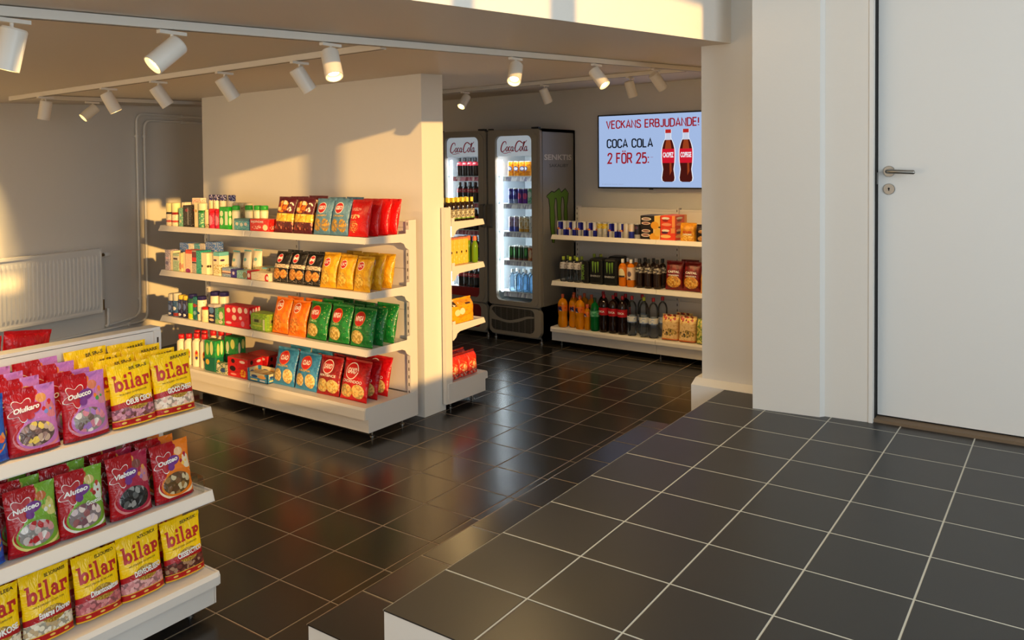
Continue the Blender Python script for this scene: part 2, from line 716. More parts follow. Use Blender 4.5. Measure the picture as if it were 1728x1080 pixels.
# the free-standing wall between the two aisles
mw = MB()
x0, x1, y0, y1 = -6.0, -3.585, 4.09, 4.31
mw.add([(x0, y0, 0), (x1, y0, 0), (x1, y1, 0), (x0, y1, 0), (x0, y0, zc(x0, y0) + .03), (x1, y0, zc(x1, y0) + .03), (x1, y1, zc(x1, y1) + .03), (x0, y1, zc(x0, y1) + .03)],
       [(0, 1, 5, 4), (1, 2, 6, 5), (2, 3, 7, 6), (3, 0, 4, 7), (4, 5, 6, 7), (3, 2, 1, 0)])
struct('wall_middle', mw, PLASTER)
# pier that ends the passage, with its thicker plinth
struct('wall_pier', MB().box(-1.72, -1.32, 4.3, 7.05, 0, 3.4), PLASTER)
pl = MB()
pl.prism([(4.235, 0), (4.235, .462), (4.30, .489), (4.40, .489), (4.40, 0)], -1.758, -1.33, 'X')
pl.prism([(-1.758, 0), (-1.758, .462), (-1.72, .489), (-1.70, .489), (-1.70, 0)], 4.36, 7.05, 'Y')
struct('trim_1', pl, PLASTER_R)
# door wall
dw = MB()
dw.prism([(-1.331, 3.988), (-1.017, 4.022), (-1.017, 4.3), (-1.331, 4.31)], 0.40, 3.4, 'Z')
dw.prism([(-1.017, 4.048), (-.80, 4.068), (-.80, 4.3), (-1.017, 4.3)], 0.40, 3.4, 'Z')
dw.box(.16, 2.6, 4.08, 4.3, .40, 3.4)
dw.box(-.80, .16, 4.08, 4.3, ZP + 2.12, 3.4)
dw.box(-.80, .16, 4.24, 4.3, .40, ZP + 2.12)
struct('wall_right', dw, PLASTER)
ch = MB()
ch.prism([(-1.019, 4.0235), (-1.000, 4.047), (-1.000, 4.06), (-1.022, 4.06)], ZP, 3.4, 'Z')
struct('trim_2', ch, WPAINT)
# hall window wall with its openings, and the shop front wall behind
XW = 2.6
wl = MB()
op = [(-1.90, -1.49, 2.43, 2.70), (-1.90, -1.49, 2.2, 2.33), (-1.49, -1.33, 2.2, 2.33), (-.30, .14, 1.2, 3.15), (.21, .71, 1.2, 3.15), (.84, 2.04, 1.2, 3.15)]
ys = [-2.3, -1.90, -1.49, -1.33, -.30, .14, .21, .71, .84, 2.04, 4.45]
for a, b in zip(ys[:-1], ys[1:]):
    zz = 0
    for o in sorted((o for o in op if abs(o[0] - a) < 1e-6), key=lambda o: o[2]):
        wl.box(XW, XW + .12, a, b, zz, o[2])
        zz = o[3]
    wl.box(XW, XW + .12, a, b, zz, 3.5)
struct('wall_window', wl, PLASTER)
sf = MB()
sf.box(-8.2, -6.0, -2.42, -2.3, 0, 3.5)
sf.box(-6.0, -2.1, -2.42, -2.3, 0, .3)
sf.box(-6.0, -2.1, -2.42, -2.3, 1.92, 3.5)
sf.box(-2.1, -1.5, -2.42, -2.3, 0, 3.5)
sf.box(-1.5, 2.4, -2.42, -2.3, 3.0, 3.5)
sf.box(-1.5, 2.4, -2.42, -2.3, 0, .3)
sf.box(2.4, 2.72, -2.42, -2.3, 0, 3.5)
struct('wall_shopfront', sf, PLASTER)


def fx(y):
    return -1.75 + 0.0858 * (y - 2.0)


cl = MB()
ca = [(fx(-2.3), -2.3), (fx(4.35), 4.35), (-1.33, 7.2), (-8.2, 7.2), (-8.2, -2.3)]
n = len(ca)
cl.add([(x, y, zc(x, y)) for x, y in ca] + [(x, y, zc(x, y) + .12) for x, y in ca],
       [tuple(range(n - 1, -1, -1)), tuple(range(n, 2 * n))] + [(i, (i + 1) % n, (i + 1) % n + n, i + n) for i in range(n)])
struct('ceiling_low', cl, CEIL)
fa = MB()
a, b = (fx(-2.3), -2.3), (fx(4.35), 4.35)
fa.add([(a[0] + .002, a[1], zc(*a)), (b[0] + .002, b[1], zc(*b)), (b[0] + .002, b[1], 3.45), (a[0] + .002, a[1], 3.45),
        (a[0] - .15, a[1], zc(*a) + .05), (b[0] - .15, b[1], zc(*b) + .05), (b[0] - .15, b[1], 3.45), (a[0] - .15, a[1], 3.45)],
       [(0, 1, 2, 3), (7, 6, 5, 4), (0, 4, 5, 1), (1, 5, 6, 2), (2, 6, 7, 3), (3, 7, 4, 0)])
struct('wall_fascia', fa, PLASTER)
struct('ceiling_hall', MB().box(-2.4, 2.72, -2.42, 4.45, 3.42, 3.52), CEIL)

# ------------------------------------------------------------------ door
DZ1 = ZP + 2.1
d1 = MB().box(-.783, .13, 4.15, 4.19, ZP + .022, DZ1)
door = part('door_1', d1, WPAINT)
door['kind'] = 'structure'
fr = MB()
fr.box(-.806, -.788, 4.062, 4.24, ZP, DZ1 + .03)
fr.box(-.788, -.786, 4.10, 4.2, ZP, DZ1 + .02, 1)
fr.box(.134, .165, 4.075, 4.24, ZP, DZ1 + .03)
fr.box(-.806, .165, 4.068, 4.24, DZ1 + .004, DZ1 + .04)
part('door_frame', fr, [WPAINT, DARKGAP], door)
th = MB().box(-.80, .16, 4.085, 4.24, ZP - .01, ZP + .014, 0)
th.box(-.783, .13, 4.16, 4.185, ZP + .014, ZP + .022, 1)
part('threshold', th, [WOOD, DARKGAP], door, label='worn bare wooden threshold')
HX, HZ = -.735, 1.640
ro = MB()
ros = [(0, 0), (.0255, 0), (.0255, .006), (.024, .008), (0, .008)]
ro.lathe(ros, 28)
ro.v = [(HX + x, 4.15 - z, HZ + y) for x, y, z in ro.v]
lv = MB()
lv.tube([(HX, 4.145, HZ), (HX, 4.105, HZ), (HX + .006, 4.095, HZ), (HX + .02, 4.092, HZ), (HX + .113, 4.090, HZ - .004), (HX + .118, 4.090, HZ - .004)],
        [.010, .010, .010, .0098, .0096, .006], 12)
h = part('door_handle', ro, STEEL, door, 30)
part('lever', lv, STEEL, h, 50)
es = MB()
es.lathe(ros, 28)
es.lathe([(0, .0075), (.0135, .0075), (.0135, .0092), (0.010, .0092), (.010, .006), (0, .006)], 20)
es.v = [(HX + x, 4.15 - z, HZ - .083 + y) for x, y, z in es.v]
k = part('keyhole_plate', es, STEEL, door, 30)
kh = MB()
kv, kf = join2d(disc2d(0, .003, .0045, .0045, 12), rects((-.0022, .0022, -.008, .002)))
kh.add([(HX + x, 4.1405, HZ - .083 + y) for x, y in kv], kf)
part('keyhole', kh, DARKGAP, k)
part('latch', MB().box(-.7875, -.784, 4.135, 4.155, HZ - .06, HZ - .005), STEEL, door)

# ------------------------------------------------------------------ radiator and pipes on the left wall
LD = Vector((-.5, 2.7, 0)).normalized()          # along the wall, away from the camera
LN = Vector((LD.y, -LD.x, 0))                     # out of the wall into the room


def lwp(y, off, z):
    p = Vector((lwx(y), y, z)) + LN * off
    return (p.x, p.y, p.z)


rad = thing('radiator', 'white ribbed panel radiator on the left wall below the ceiling spotlights', 'radiator', lwp(3.0, 0, 0))


def wallmesh(name, mb, mats, parent, smooth=False, label=None):
    """mesh given as (distance along wall from y=3, out of wall, z), moved into the parent's frame"""
    o = Vector(lwp(3.0, 0, 0))
    mb.v = [tuple(LD * x + LN * y + Vector((0, 0, z))) for x, y, z in mb.v]
    return part(name, mb, mats, parent, smooth, label)


ra = MB()
XA, XB, ZA, ZB = -1.3, .67, .455, 1.005
ra.box(XA, XB, .045, .095, ZA + .02, ZB - .02)
nr = 54
prof = []
for i in range(nr):
    xa = XA + .02 + (XB - XA - .04) * i / nr
    w = (XB - XA - .04) / nr
    v = []
    for z, k in ((ZA + .035, 0), (ZA + .07, 1), (ZB - .085, 1), (ZB - .05, 0)):
        v += [(xa + w * .15, .0952, z), (xa + w * .32, .0952 + .011 * k, z), (xa + w * .68, .0952 + .011 * k, z), (xa + w * .85, .0952, z)]
    ra.add(v, [(r * 4 + c, r * 4 + c + 1, r * 4 + c + 5, r * 4 + c + 4) for r in range(3) for c in range(3)])
wallmesh('ribbed_panel', ra, WPAINT, rad)
rg = MB().box(XA - .003, XB + .003, .035, .105, ZB - .02, ZB)
rg.box(XB - .006, XB + .003, .035, .105, ZA, ZB - .02)
rg.box(XA, XB, .045, .10, ZA, ZA + .02)
wallmesh('casing', rg, WPAINT, rad)
BRASS = mat('old_brass', rgb(150, 125, 90), 0.35, 1.0)
vb = MB()
vb.tube([(XB, .07, .945), (XB + .05, .07, .945)], .014, 10)
v1 = wallmesh('radiator_valve', vb, BRASS, rad, 40)
vk = MB()
vk.tube([(XB + .05, .07, .945), (XB + .055, .07, .945), (XB + .10, .07, .945), (XB + .11, .07, .945)], [.016, .02, .019, .012], 12)
wallmesh('thermostat_knob', vk, WPAINT, v1, 40, 'white thermostat knob')
vb = MB()
vb.tube([(XB, .07, .52), (XB + .035, .07, .52)], .013, 10)
vb.tube([(XB + .03, .07, .56), (XB + .03, .07, .47)], .015, 10)
wallmesh('return_valve', vb, BRASS, rad, 40)


def rounded(pts, r, n=5):
    out = [Vector(pts[0])]
    for i in range(1, len(pts) - 1):
        p, a, b = Vector(pts[i]), Vector(pts[i - 1]), Vector(pts[i + 1])
        u, w = (a - p).normalized(), (b - p).normalized()
        for k in range(n + 1):
            t = k / n
            q = p + u * r * (1 - t) ** 2 + w * r * t ** 2
            out.append(q)
    out.append(Vector(pts[-1]))
    return out


for (yv, zt, zb, ye, nm, de) in ((4.185, 2.130, .290, -1.0, 'inner', 'inner white heating pipe climbing the left wall, its top bend below the other'),
                                 (4.105, 2.185, .345, 3.74, 'outer', 'outer white heating pipe climbing the left wall beside the radiator')):
    pts = [lwp(7.0, .03, zt + .004), lwp(yv, .03, zt), lwp(yv, .03, zb), lwp(ye, .03, zb - (.03 if nm == 'outer' else .045))]
    if nm == 'outer':
        pts += [lwp(ye, .07, zb - .02), lwp(ye, .07, .48)]
        pp = rounded(pts[:4], .09) + rounded(pts[3:], .02)[1:]
    else:
        pp = rounded(pts, .09)
    mb = MB()
    mb.tube(pp, .0115, 10)
    hp_ = tag(part('heating_pipe', mb, WPAINT, None, 60), de, 'pipe')
    if nm == 'inner':
        pipe_in = hp_
    else:
        pipe_out = hp_
for owner, y, z, vert in ((0, 4.185, 1.98, 1), (1, 4.105, 1.98, 1), (0, 4.185, .50, 1), (1, 4.105, .50, 1), (0, 3.98, .2885, 0), (1, 3.98, .331, 0), (0, 4.62, 2.131, 0), (1, 4.62, 2.186, 0)):
    mb = MB()
    if vert:
        mb.tube([lwp(y, .03, z - .011), lwp(y, .03, z + .011)], .0165, 10)
    else:
        mb.tube([lwp(y - .011, .03, z), lwp(y + .011, .03, z)], .0165, 10)
    mb.tube([lwp(y, .002, z), lwp(y, .016, z)], .007, 8)
    part('pipe_clamp', mb, WPAINT, (pipe_in, pipe_out)[owner], 40)

# ------------------------------------------------------------------ track lights
BULB = mat('lit_lamp_lens', (1, .8, .5), 0.3, emit=(1.0, 0.80, 0.45), estr=9.0)
RIM = mat('lamp_reflector', rgb(240, 215, 160), 0.2, 0.6, emit=(1.0, .72, .32), estr=0.9)
tracks = [((-2.62, .2), (-2.30, 5.75), 'long white ceiling track running along the edge of the low ceiling'),
          ((-6.1, 2.66), (-2.55, 2.66), 'white ceiling track crossing above the crisps shelves'),
          ((-5.2, 5.60), (-2.36, 5.60), 'white ceiling track in front of the drinks fridges and screen'),
          ((-5.95, 2.80), (-6.40, 4.35), 'short white ceiling track close to the left wall')]
for a, b, de in tracks:
    mb = MB()
    mb.bar((a[0], a[1], zc(*a) - .003), (b[0], b[1], zc(*b) - .003), .036, .029)
    t = tag(part('light_track', mb, LAMPW), de, 'light track')
    mb = MB()
    mb.bar((a[0], a[1], zc(*a) - .0322), (b[0], b[1], zc(*b) - .0322), .012, .001)
    part('groove', mb, mat('track_groove', rgb(120, 112, 100), .6), t)


def spot(x, y, d, lit, label, k=1.0, power=None):
    """a cylindrical track spotlight; d is the way it points"""
    z = zc(x, y) - .0365
    t = thing('track_spotlight', label, 'spotlight', (x, y, z), (0, 0, 0), 'track spotlights under the low ceiling')
    d = Vector(d).normalized()
    c = Vector((0, 0, -.062))
    a = MB().box(-.011, .011, -.05, .05, -.012, 0)
    part('adapter', a, LAMPW, t)
    s = MB()
    s.tube([(0, 0, -.01), tuple(c)], .006, 8)
    part('stem', s, LAMPW, t, 50)
    L, r = .125 * k, .0365 * k
    o = c - d * .035
    b = MB()
    ax = [(o, .0), (o, r * .9), (o + d * .006, r), (o + d * L, r), (o + d * L, r * .9), (o + d * (L - .022), r * .82), (o + d * (L - .022), 0.0005)]
    seg = 24
    u = d.orthogonal().normalized()
    w = d.cross(u)
    vs, fs, mi = [], [], []
    for p, rr in ax:
        for i in range(seg):
            g = 2 * PI * i / seg
            vs.append(tuple(p + (u * math.cos(g) + w * math.sin(g)) * rr))
    for j in range(len(ax) - 1):
        b.add(vs[j * seg:(j + 2) * seg], [(i, (i + 1) % seg, seg + (i + 1) % seg, seg + i) for i in range(seg)], 1 if j >= 4 else 0)
    body = part('lamp_body', b, [LAMPW, RIM if lit else BLACKP], t, 40)
    ln = MB()
    p = o + d * (L - .02)
    ln.add([tuple(p + (u * math.cos(2 * PI * i / seg) + w * math.sin(2 * PI * i / seg)) * r * .62) for i in range(seg)], [tuple(range(seg))])
    me = ln.mesh('lens', BULB if lit else BLACKP)
    link('lens', me, t)
    if lit:
        ld = D.lights.new('spotlight_beam', 'SPOT')
        ld.energy = power or (30 if lit == 1 else 12)
        ld.color = (1, .66, .27)
        ld.spot_size = R(100)
        ld.spot_blend = .9
        ld.shadow_soft_size = .03
        lo = D.objects.new('spotlight_beam', ld)
        COL.objects.link(lo)
        lo.location = Vector((x, y, z)) + o + d * (L + .01)
        lo.rotation_euler = d.to_track_quat('-Z', 'Y').to_euler()


def vd(dx, dy, toward):
    """direction from its slope in the view: right, down, towards the viewer"""
    k = math.hypot(dx, dy)
    return rt * (dx / k) - Vector((0, 0, 1)) * (dy / k) - Vector((fw.x, fw.y, 0)).normalized() * toward


def t1x(y):
    return -2.62 + .32 * (y - .2) / 5.55


for y, d, lit, de in ((1.125, vd(-10, 46, .05), 2, 'white track spotlight cut off by the left edge of the photo'),
                      (1.62, vd(-26, 33, .62), 1, 'large glowing track spotlight nearest the camera, pointing down to the left'),
                      (2.30, vd(10, 34, .5), 1, 'glowing track spotlight above the crisps, pointing straight down'),
                      (3.52, vd(-3, 20, .9), 1, 'brightest glowing track spotlight, just right of the sunlit wall end'),
                      (4.31, vd(13, 20, .45), 1, 'glowing track spotlight tilted right, above and left of the screen'),
                      (5.05, vd(15, 18, -.35), 2, 'turned-away track spotlight nearest the pier, tilted right above the screen')):
    spot(t1x(y), y, d, lit, de, power=30 if y < 1.2 else 45 if y > 4.9 else None)
for x, d, de in ((-5.62, vd(-4, 20, 0), 'turned-away track spotlight at the far left end of the crossing track'),
                 (-4.84, vd(10, 22, -.2), 'second turned-away spotlight from the left on the crossing track'),
                 (-4.31, vd(14, 24, -.3), 'turned-away spotlight in the middle of the crossing track, above the pipe bends'),
                 (-3.70, vd(15, 27, -.3), 'turned-away spotlight on the crossing track above the shampoo bottles'),
                 (-3.11, vd(17, 30, -.3), 'turned-away spotlight on the crossing track nearest the long track')):
    spot(x, 2.66, d, 2, de)
for x, d, lit, de in ((-4.40, vd(-8, 16, .6), 1, 'glowing spotlight above the left drinks fridge'),
                      (-3.58, vd(9, 22, -.2), 2, 'turned-away spotlight between the fridges and the screen'),
                      (-2.81, vd(7, 22, -.2), 2, 'turned-away spotlight straight above the left half of the screen')):
    spot(x, 5.60, d, lit, de, power=None if lit == 1 else 42)
spot(-6.07, 3.21, vd(-11, 14, .6), 1, 'small glowing spotlight close to the left wall', power=210)


# ------------------------------------------------------------------ shop shelving
def perf_mat():
    g = NG('perforated_shelf_metal', rough=.38, coord='Object')
    g.base(rgb(220, 214, 206))
    s = g.below(g.ma('FRACT', g.ma('DIVIDE', g.w, .05)), .42)
    return g, s


def upright_mat():
    g, s = perf_mat()
    n = g.t.nodes.new('ShaderNodeUVMap')
    sp = g.t.nodes.new('ShaderNodeSeparateXYZ')
    g.t.links.new(n.outputs[0], sp.inputs[0])
    m_ = g.below(g.ma('ABSOLUTE', g.ma('SUBTRACT', sp.outputs[0], .5)), .14)
    g.paint(g.mul(s, m_), rgb(60, 46, 34))
    return g.done()


PERF = upright_mat()


def shelf_unit(name, label, loc, rot, bays, depth, shelves, base_z, top_z, ends=(True, True), base_h=(.05, .135), rear=None, back=True, cap=None, group=None, tilt=.012):
    """gondola shelving. local frame: x along the run, y into the depth (front lip at 0), z up"""
    t = thing(name, label, 'shelving', loc, rot, group)
    L0, L1 = bays[0], bays[-1]

    def side(sg, D0):
        # sg = 1 front side, -1 mirrored rear side about y = D0 (the spine)
        def Y(y):
            return y if sg > 0 else 2 * D0 - y
        def bx(mb, a, b, y0, y1, z0, z1, mi=0):
            y0, y1 = sorted((Y(y0), Y(y1)))
            mb.box(a, b, y0, y1, z0, z1, mi)
        zs = shelves if sg > 0 else rear
        for bi in range(len(bays) - 1):
            a, b = bays[bi] + .0015, bays[bi + 1] - .0015
            for z in zs:
                m = MB()
                bx(m, a, b, .012, depth - .02, z - .028, z)
                m.prism([(Y(.004), z + .006), (Y(.012), z + .006), (Y(.012), z - .034), (Y(-tilt), z - .034), (Y(-tilt), z - .030)], a, b, 'X')
                part('shelf', m, WMETAL, t)
            m = MB()
            bx(m, a, b, -.012, depth - .02, base_z - .02, base_z)
            m.prism([(Y(-.022), base_z + .004), (Y(-.012), base_z + .004), (Y(-.012), base_h[1] + .001), (Y(-.030), base_h[1] + .001), (Y(-.030), base_z - .012)], a, b, 'X')
            part('base_deck', m, WMETAL, t)
            m = MB()
            bx(m, a, b, .0, .018, base_h[0], base_h[1])
            part('kick_panel', m, WMETAL, t)
        for e, x in ((0, L0), (1, L1)):
            if not ends[e]:
                continue
            sgx = 1 if e else -1
            xa, xb = sorted((x, x + sgx * .004))
            for z in zs:
                m = MB()
                q = [(.008, z + .006), (depth - .05, z + .006), (depth - .05, z + .03), (depth - .02, z + .03), (depth - .02, z - .10), (depth - .03, z - .10),
                     (depth - .055, z - .085), (depth - .07, z - .06), (depth - .10, z - .048), (.0, z - .034), (-tilt, z - .034)]
                m.prism([(Y(p), r) for p, r in q], xa, xb, 'X')
                part('bracket', m, WMETAL, t)
            m = MB()
            q = [(-.0, base_h[0]), (-.0, base_h[1]), (-.028, base_h[1] + .002), (-.028, base_z - .01), (-.02, base_z + .004), (depth + .03 if back else depth, base_z + .004), (depth + .03 if back else depth, base_h[0])]
            m.prism([(Y(p), r) for p, r in q], *sorted((x, x + sgx * .006)), 'X')
            part('base_end_panel', m, WMETAL, t)

    side(1, depth + .02)
    if rear is not None:
        side(-1, depth + .02)
    # spine: panels and uprights
    for bi in range(len(bays) - 1):
        m = MB()
        a, b = bays[bi] + .004, bays[bi + 1] - .004
        z = base_z
        while z < top_z - .02:
            z2 = min(z + .27, top_z - .012)
            m.box(a, b, depth, depth + .016 + (.016 if rear else 0), z + .001, z2 - .001)
            z = z2
        part('back_panel', m, WMETAL, t)
    for x in bays:
        m = MB()
        xa = x - .015 if L0 < x < L1 else (x if x == L0 else x - .03)
        y0, y1 = depth - .018, depth + .05
        m.box(xa, xa + .03, y0 + .001, y1, base_h[0], top_z, 0)
        m.box(xa + .002, xa + .028, y0, y0 + .001, base_h[0], top_z, 1)
        part('upright', m, [WMETAL, PERF], t)
    if cap:
        m = MB().box(L0, L1, depth - .012, depth + cap, top_z - .002, top_z + .012)
        m.box(L0, L1, depth - .012, depth - .006, top_z - .05, top_z)
        part('top_cap', m, WMETAL, t)
    for x in bays:
        for y in (.085, depth - .05):
            m = MB()
            xx = x if L0 < x < L1 else (x + .05 if x == L0 else x - .05)
            m.lathe([(0, 0), (.016, 0), (.016, .006), (.006, .010), (.006, base_h[0] + .002), (0, base_h[0] + .002)], 10, c=(xx, y, 0))
            part('foot', m, STEEL, t, 40)
    return t


GX, GY = -5.755, 3.54
main_u = shelf_unit('gondola_shelving', 'long white four-level shelving of toiletries and crisps against the free-standing wall', (GX, GY, 0), (0, 0, 0), [0, 1.095, 2.19], .41, [1.245, .905, .555], .205, 1.335)
shelf_unit('gondola_shelving', 'white shelving behind the free-standing wall, only its right end in view', (-3.54, 4.70, 0), (0, 0, PI), [0, 1.0], .385, [1.295, .985, .58], .185, 1.40)
shelf_unit('wall_shelving', 'white three-level shelving of drinks under the wall screen', (-4.03, 6.41, 0), (0, 0, 0), [0, 1.055, 2.27], .46, [1.03, .60], .175, 1.285, ends=(True, False))
front_u = shelf_unit('gondola_shelving', 'low white double-sided shelving of sweets in the left foreground', (-2.652, .55, 0), (0, 0, PI / 2), [0, 1.273], .335, [.786, .472], .172, 1.048, base_h=(.05, .128), rear=[.80, .472], cap=.055, tilt=.006)
# clear end stops on the sweets shelves
for z, de in ((.786, 'clear plastic end stop on the top sweets shelf'), (.472, 'clear plastic end stop on the middle sweets shelf')):
    m = MB()
    m.box(-2.79, -2.675, 1.800, 1.803, z + .001, z + .062)
    m.box(-2.6765, -2.674, 1.778, 1.803, z + .001, z + .062)
    tag(part('shelf_end_stop', m, CLEAR), de, 'end stop')
# white marker strips clipped on the price rails
for x, z, de in ((-4.655, .905, 'white plastic price-rail clip at the second shelf joint'), (-4.655, .555, 'white plastic price-rail clip at the third shelf joint'),
                 (-4.675, .205, 'white plastic price-rail clip at the bottom shelf joint'), (-4.73, 1.245, 'pale plastic price-rail clip under the red carton on the top shelf')):
    m = MB().prism([(x - .004, z - .030), (x + .006, z - .030), (x + .016, z + .004), (x + .006, z + .004)], GY - .034 if z < .3 else GY - .016, GY - .031 if z < .3 else GY - .0125)
    tag(part('price_rail_clip', m, mat('clip_white', rgb(250, 246, 238), .4)), de, 'clip')

# ------------------------------------------------------------------ drinks fridges
FRAME = mat('fridge_frame', rgb(150, 143, 130), .42, .25)
FSIDE = mat('fridge_side_steel', rgb(150, 146, 138), .4, .4)
LINER = mat('fridge_liner', rgb(226, 232, 235), .5)
LED = mat('fridge_led', (1, 1, 1), .4, emit=(.86, .94, 1.0), estr=14)
RAIL_W = None


def rail_mat(name, a, b, c):
    g = NG(name, rough=.35, coord='Object')
    g.base(a)
    mk, rv, dd = g.blobs(60, 60, .62)
    g.paint(g.above(rv, .45), b)
    g.paint(g.above(rv, .8), c)
    return g.done()


RAIL_W = rail_mat('price_rail_white', rgb(235, 238, 240), rgb(190, 195, 205), rgb(150, 150, 175))
RAIL_P = rail_mat('price_rail_pink', rgb(200, 130, 140), rgb(160, 60, 75), rgb(225, 195, 195))
SIGNRED = mat('sign_red', rgb(190, 22, 30), .4)
HEADER = mat('fridge_header', rgb(225, 230, 236), .35, emit=(.8, .88, 1.0), estr=.32)


def rr(x0, x1, z0, z1, r, n=6):
    """rounded rectangle, counter-clockwise from lower right"""
    pts = []
    for cx, cz, a0 in ((x1 - r, z0 + r, -90), (x1 - r, z1 - r, 0), (x0 + r, z1 - r, 90), (x0 + r, z0 + r, 180)):
        for i in range(n + 1):
            a = R(a0 + 90 * i / n)
            pts.append((cx + r * math.cos(a), cz + r * math.sin(a)))
    return pts


def frame_ring(mb, outer, inner, y0, y1, mi=0):
    n = len(outer)
    v = [(a, y0, b) for a, b in outer] + [(a, y0, b) for a, b in inner] + [(a, y1, b) for a, b in outer] + [(a, y1, b) for a, b in inner]
    f = []
    for i in range(n):
        j = (i + 1) % n
        f += [(i, j, n + j, n + i), (2 * n + i, 3 * n + i, 3 * n + j, 2 * n + j), (i, 2 * n + i, 2 * n + j, j), (n + i, n + j, 3 * n + j, 3 * n + i)]
    return mb.add(v, f, mi)


SHELF_Z = (.405, .71, .987, 1.262, 1.527)


def fridge(x0, label, right):
    x1 = x0 + .615
    yf, yb = 6.385, 7.03
    t = thing('drinks_fridge', label, 'fridge', ((x0 + x1) / 2, (yf + yb) / 2, 0))
    off = Vector(t.location)

    def P(name, mb, mats, parent=t, smooth=False, lab=None):
        mb.v = [(x - off.x, y - off.y, z - off.z) for x, y, z in mb.v]
        return part(name, mb, mats, parent, smooth, lab)
    c = MB()
    c.box(x0, x0 + .03, yf + .05, yb, .03, 2.03)
    c.box(x1 - .03, x1, yf + .05, yb, .03, 2.03)
    c.box(x0, x1, yb - .03, yb, .03, 2.03)
    c.box(x0, x1, yf + .05, yb, 2.0, 2.03)
    c.box(x0, x1, yf + .05, yb, .03, .345)
    P('cabinet', c, FSIDE)
    li = MB()
    li.box(x0 + .03, x0 + .045, yf + .06, yb - .03, .345, 2.0)
    li.box(x1 - .045, x1 - .03, yf + .06, yb - .03, .345, 2.0)
    li.box(x0 + .03, x1 - .03, yb - .05, yb - .03, .345, 2.0)
    li.box(x0 + .03, x1 - .03, yf + .06, yb - .03, 1.985, 2.0)
    li.box(x0 + .03, x1 - .03, yf + .06, yb - .03, .345, .365)
    P('liner', li, LINER)
    gx0, gx1, gz0, gz1 = x0 + .098, x1 - .095, .378, 1.968
    d = MB()
    frame_ring(d, rr(x0 + .004, x1 - .004, .334, 2.025, .03), rr(x0 + .03, x1 - .03, .336, 2.0, .07), yf + .008, yf + .045)
    frame_ring(d, rr(x0 + .03, x1 - .03, .336, 2.0, .07), rr(gx0, gx1, gz0, gz1, .055), yf, yf + .045)
    dr = P('door', d, FRAME, t, 40)
    g = MB()
    q = rr(gx0 - .004, gx1 + .004, gz0 - .004, gz1 + .004, .055)
    g.prism(q, yf + .024, yf + .028)
    P('glass_pane', g, CLEAR, dr)
    hd = MB()
    q = [p for p in rr(gx0 - .003, gx1 + .003, gz0, gz1 + .003, .055) if p[1] > 1.8]
    q = [(gx1 + .003, 1.775)] + q + [(gx0 - .003, 1.775)]
    hd.prism(q, yf + .032, yf + .036)
    P('header_panel', hd, HEADER, dr)
    sg = MB()
    w = gx1 - gx0
    sv, sf_ = fit(script_sign(), gx0 + w * .10, gx1 - w * .12, 1.80, .125)
    sg.add([(x, yf + .0225, z) for x, z in sv], sf_)
    s = P('script_sign', sg, SIGNRED, dr, False, 'red flowing script sign')
    hb = MB()
    hx = x1 - .04 if not right else x0 + .04
    hp = [(hx - .012, yf, 1.31), (hx - .012, yf - .035, 1.30), (hx - .012, yf - .035, 1.09), (hx - .012, yf, 1.07)]
    hb.prism([(yf + .004, 1.075), (yf - .030, 1.09), (yf - .034, 1.10), (yf - .034, 1.29), (yf - .030, 1.305), (yf + .004, 1.31), (yf + .004, 1.30), (yf - .022, 1.285), (yf - .022, 1.105), (yf + .004, 1.085)], hx - .022, hx + .022, 'X')
    P('handle', hb, mat('fridge_handle', rgb(104, 100, 92), .4, .3), dr)
    l = MB()
    l.box(gx0 + .012, gx0 + .030, yf + .07, yf + .082, .45, 1.74)
    P('light_strip', l, LED)
    for i, z in enumerate(SHELF_Z):
        m = MB()
        m.box(x0 + .047, x1 - .047, yf + .075, yb - .06, z + .046, z + .052)
        sh = P('wire_shelf', m, LINER)
        m = MB()
        xr = gx0 + .045
        m.prism([(yf + .066, z + .004), (yf + .078, z + .052), (yf + .081, z + .052), (yf + .069, z + .004)], xr, x1 - .047, 'X')
        P('price_rail', m, RAIL_W if right else RAIL_P, sh)
    lp = MB()
    lq = rr(x0 + .006, x1 - .006, .05, .325, .06)
    if right:
        lp.prism(lq, yf + .006, yf + .05)
    else:
        lp.prism(lq, yf + .006, yf + .05)
    low = P('lower_panel', lp, FRAME)
    gq = rr(x0 + .035, x1 - .08, .085, .312, .05)
    gq = [(x, z) for x, z in gq]
    if right:
        gr = MB()
        gr.prism(gq, yf + .003, yf + .007)
        g = NG('fridge_grille', rough=.45, metal=.3, coord='Object')
        g.base(rgb(86, 82, 75))
        fu = g.ma('FRACT', g.ma('DIVIDE', g.u, .0085))
        fw_ = g.ma('FRACT', g.ma('DIVIDE', g.w, .0085))
        hole = g.mul(g.below(fu, .62), g.below(fw_, .62))
        g.paint(hole, (.008, .008, .008))
        bar_ = g.below(g.ma('FRACT', g.ma('DIVIDE', g.ma('ADD', g.u, .02), .07)), .07)
        g.paint(bar_, rgb(110, 105, 97))
        P('grille', gr, g.done(), low)
        wv = MB()
        a = x0 + .035
        pts_t = crom([(a, .285), (a + .08, .215), (a + .20, .190), (a + .32, .215), (a + .42, .245), (a + .50, .250)], 6)
        pts_b = crom([(a, .185), (a + .08, .180), (a + .20, .165), (a + .32, .185), (a + .42, .222), (a + .50, .235)], 6)
        n = len(pts_t)
        wv.add([(x, yf + .0015, z) for x, z in pts_t] + [(x, yf + .0015, z) for x, z in pts_b], [(i, n + i, n + i + 1, i + 1) for i in range(n - 1)])
        P('wave_strip', wv, FRAME, low)
    else:
        gr = MB()
        gr.prism(gq, yf + .003, yf + .007)
        P('red_panel', gr, mat('dark_red_panel', rgb(120, 14, 20), .35), low)
        rp = MB().prism(rr(gx0 - .003, gx1 + .003, gz0, .47, .02), yf + .029, yf + .034)
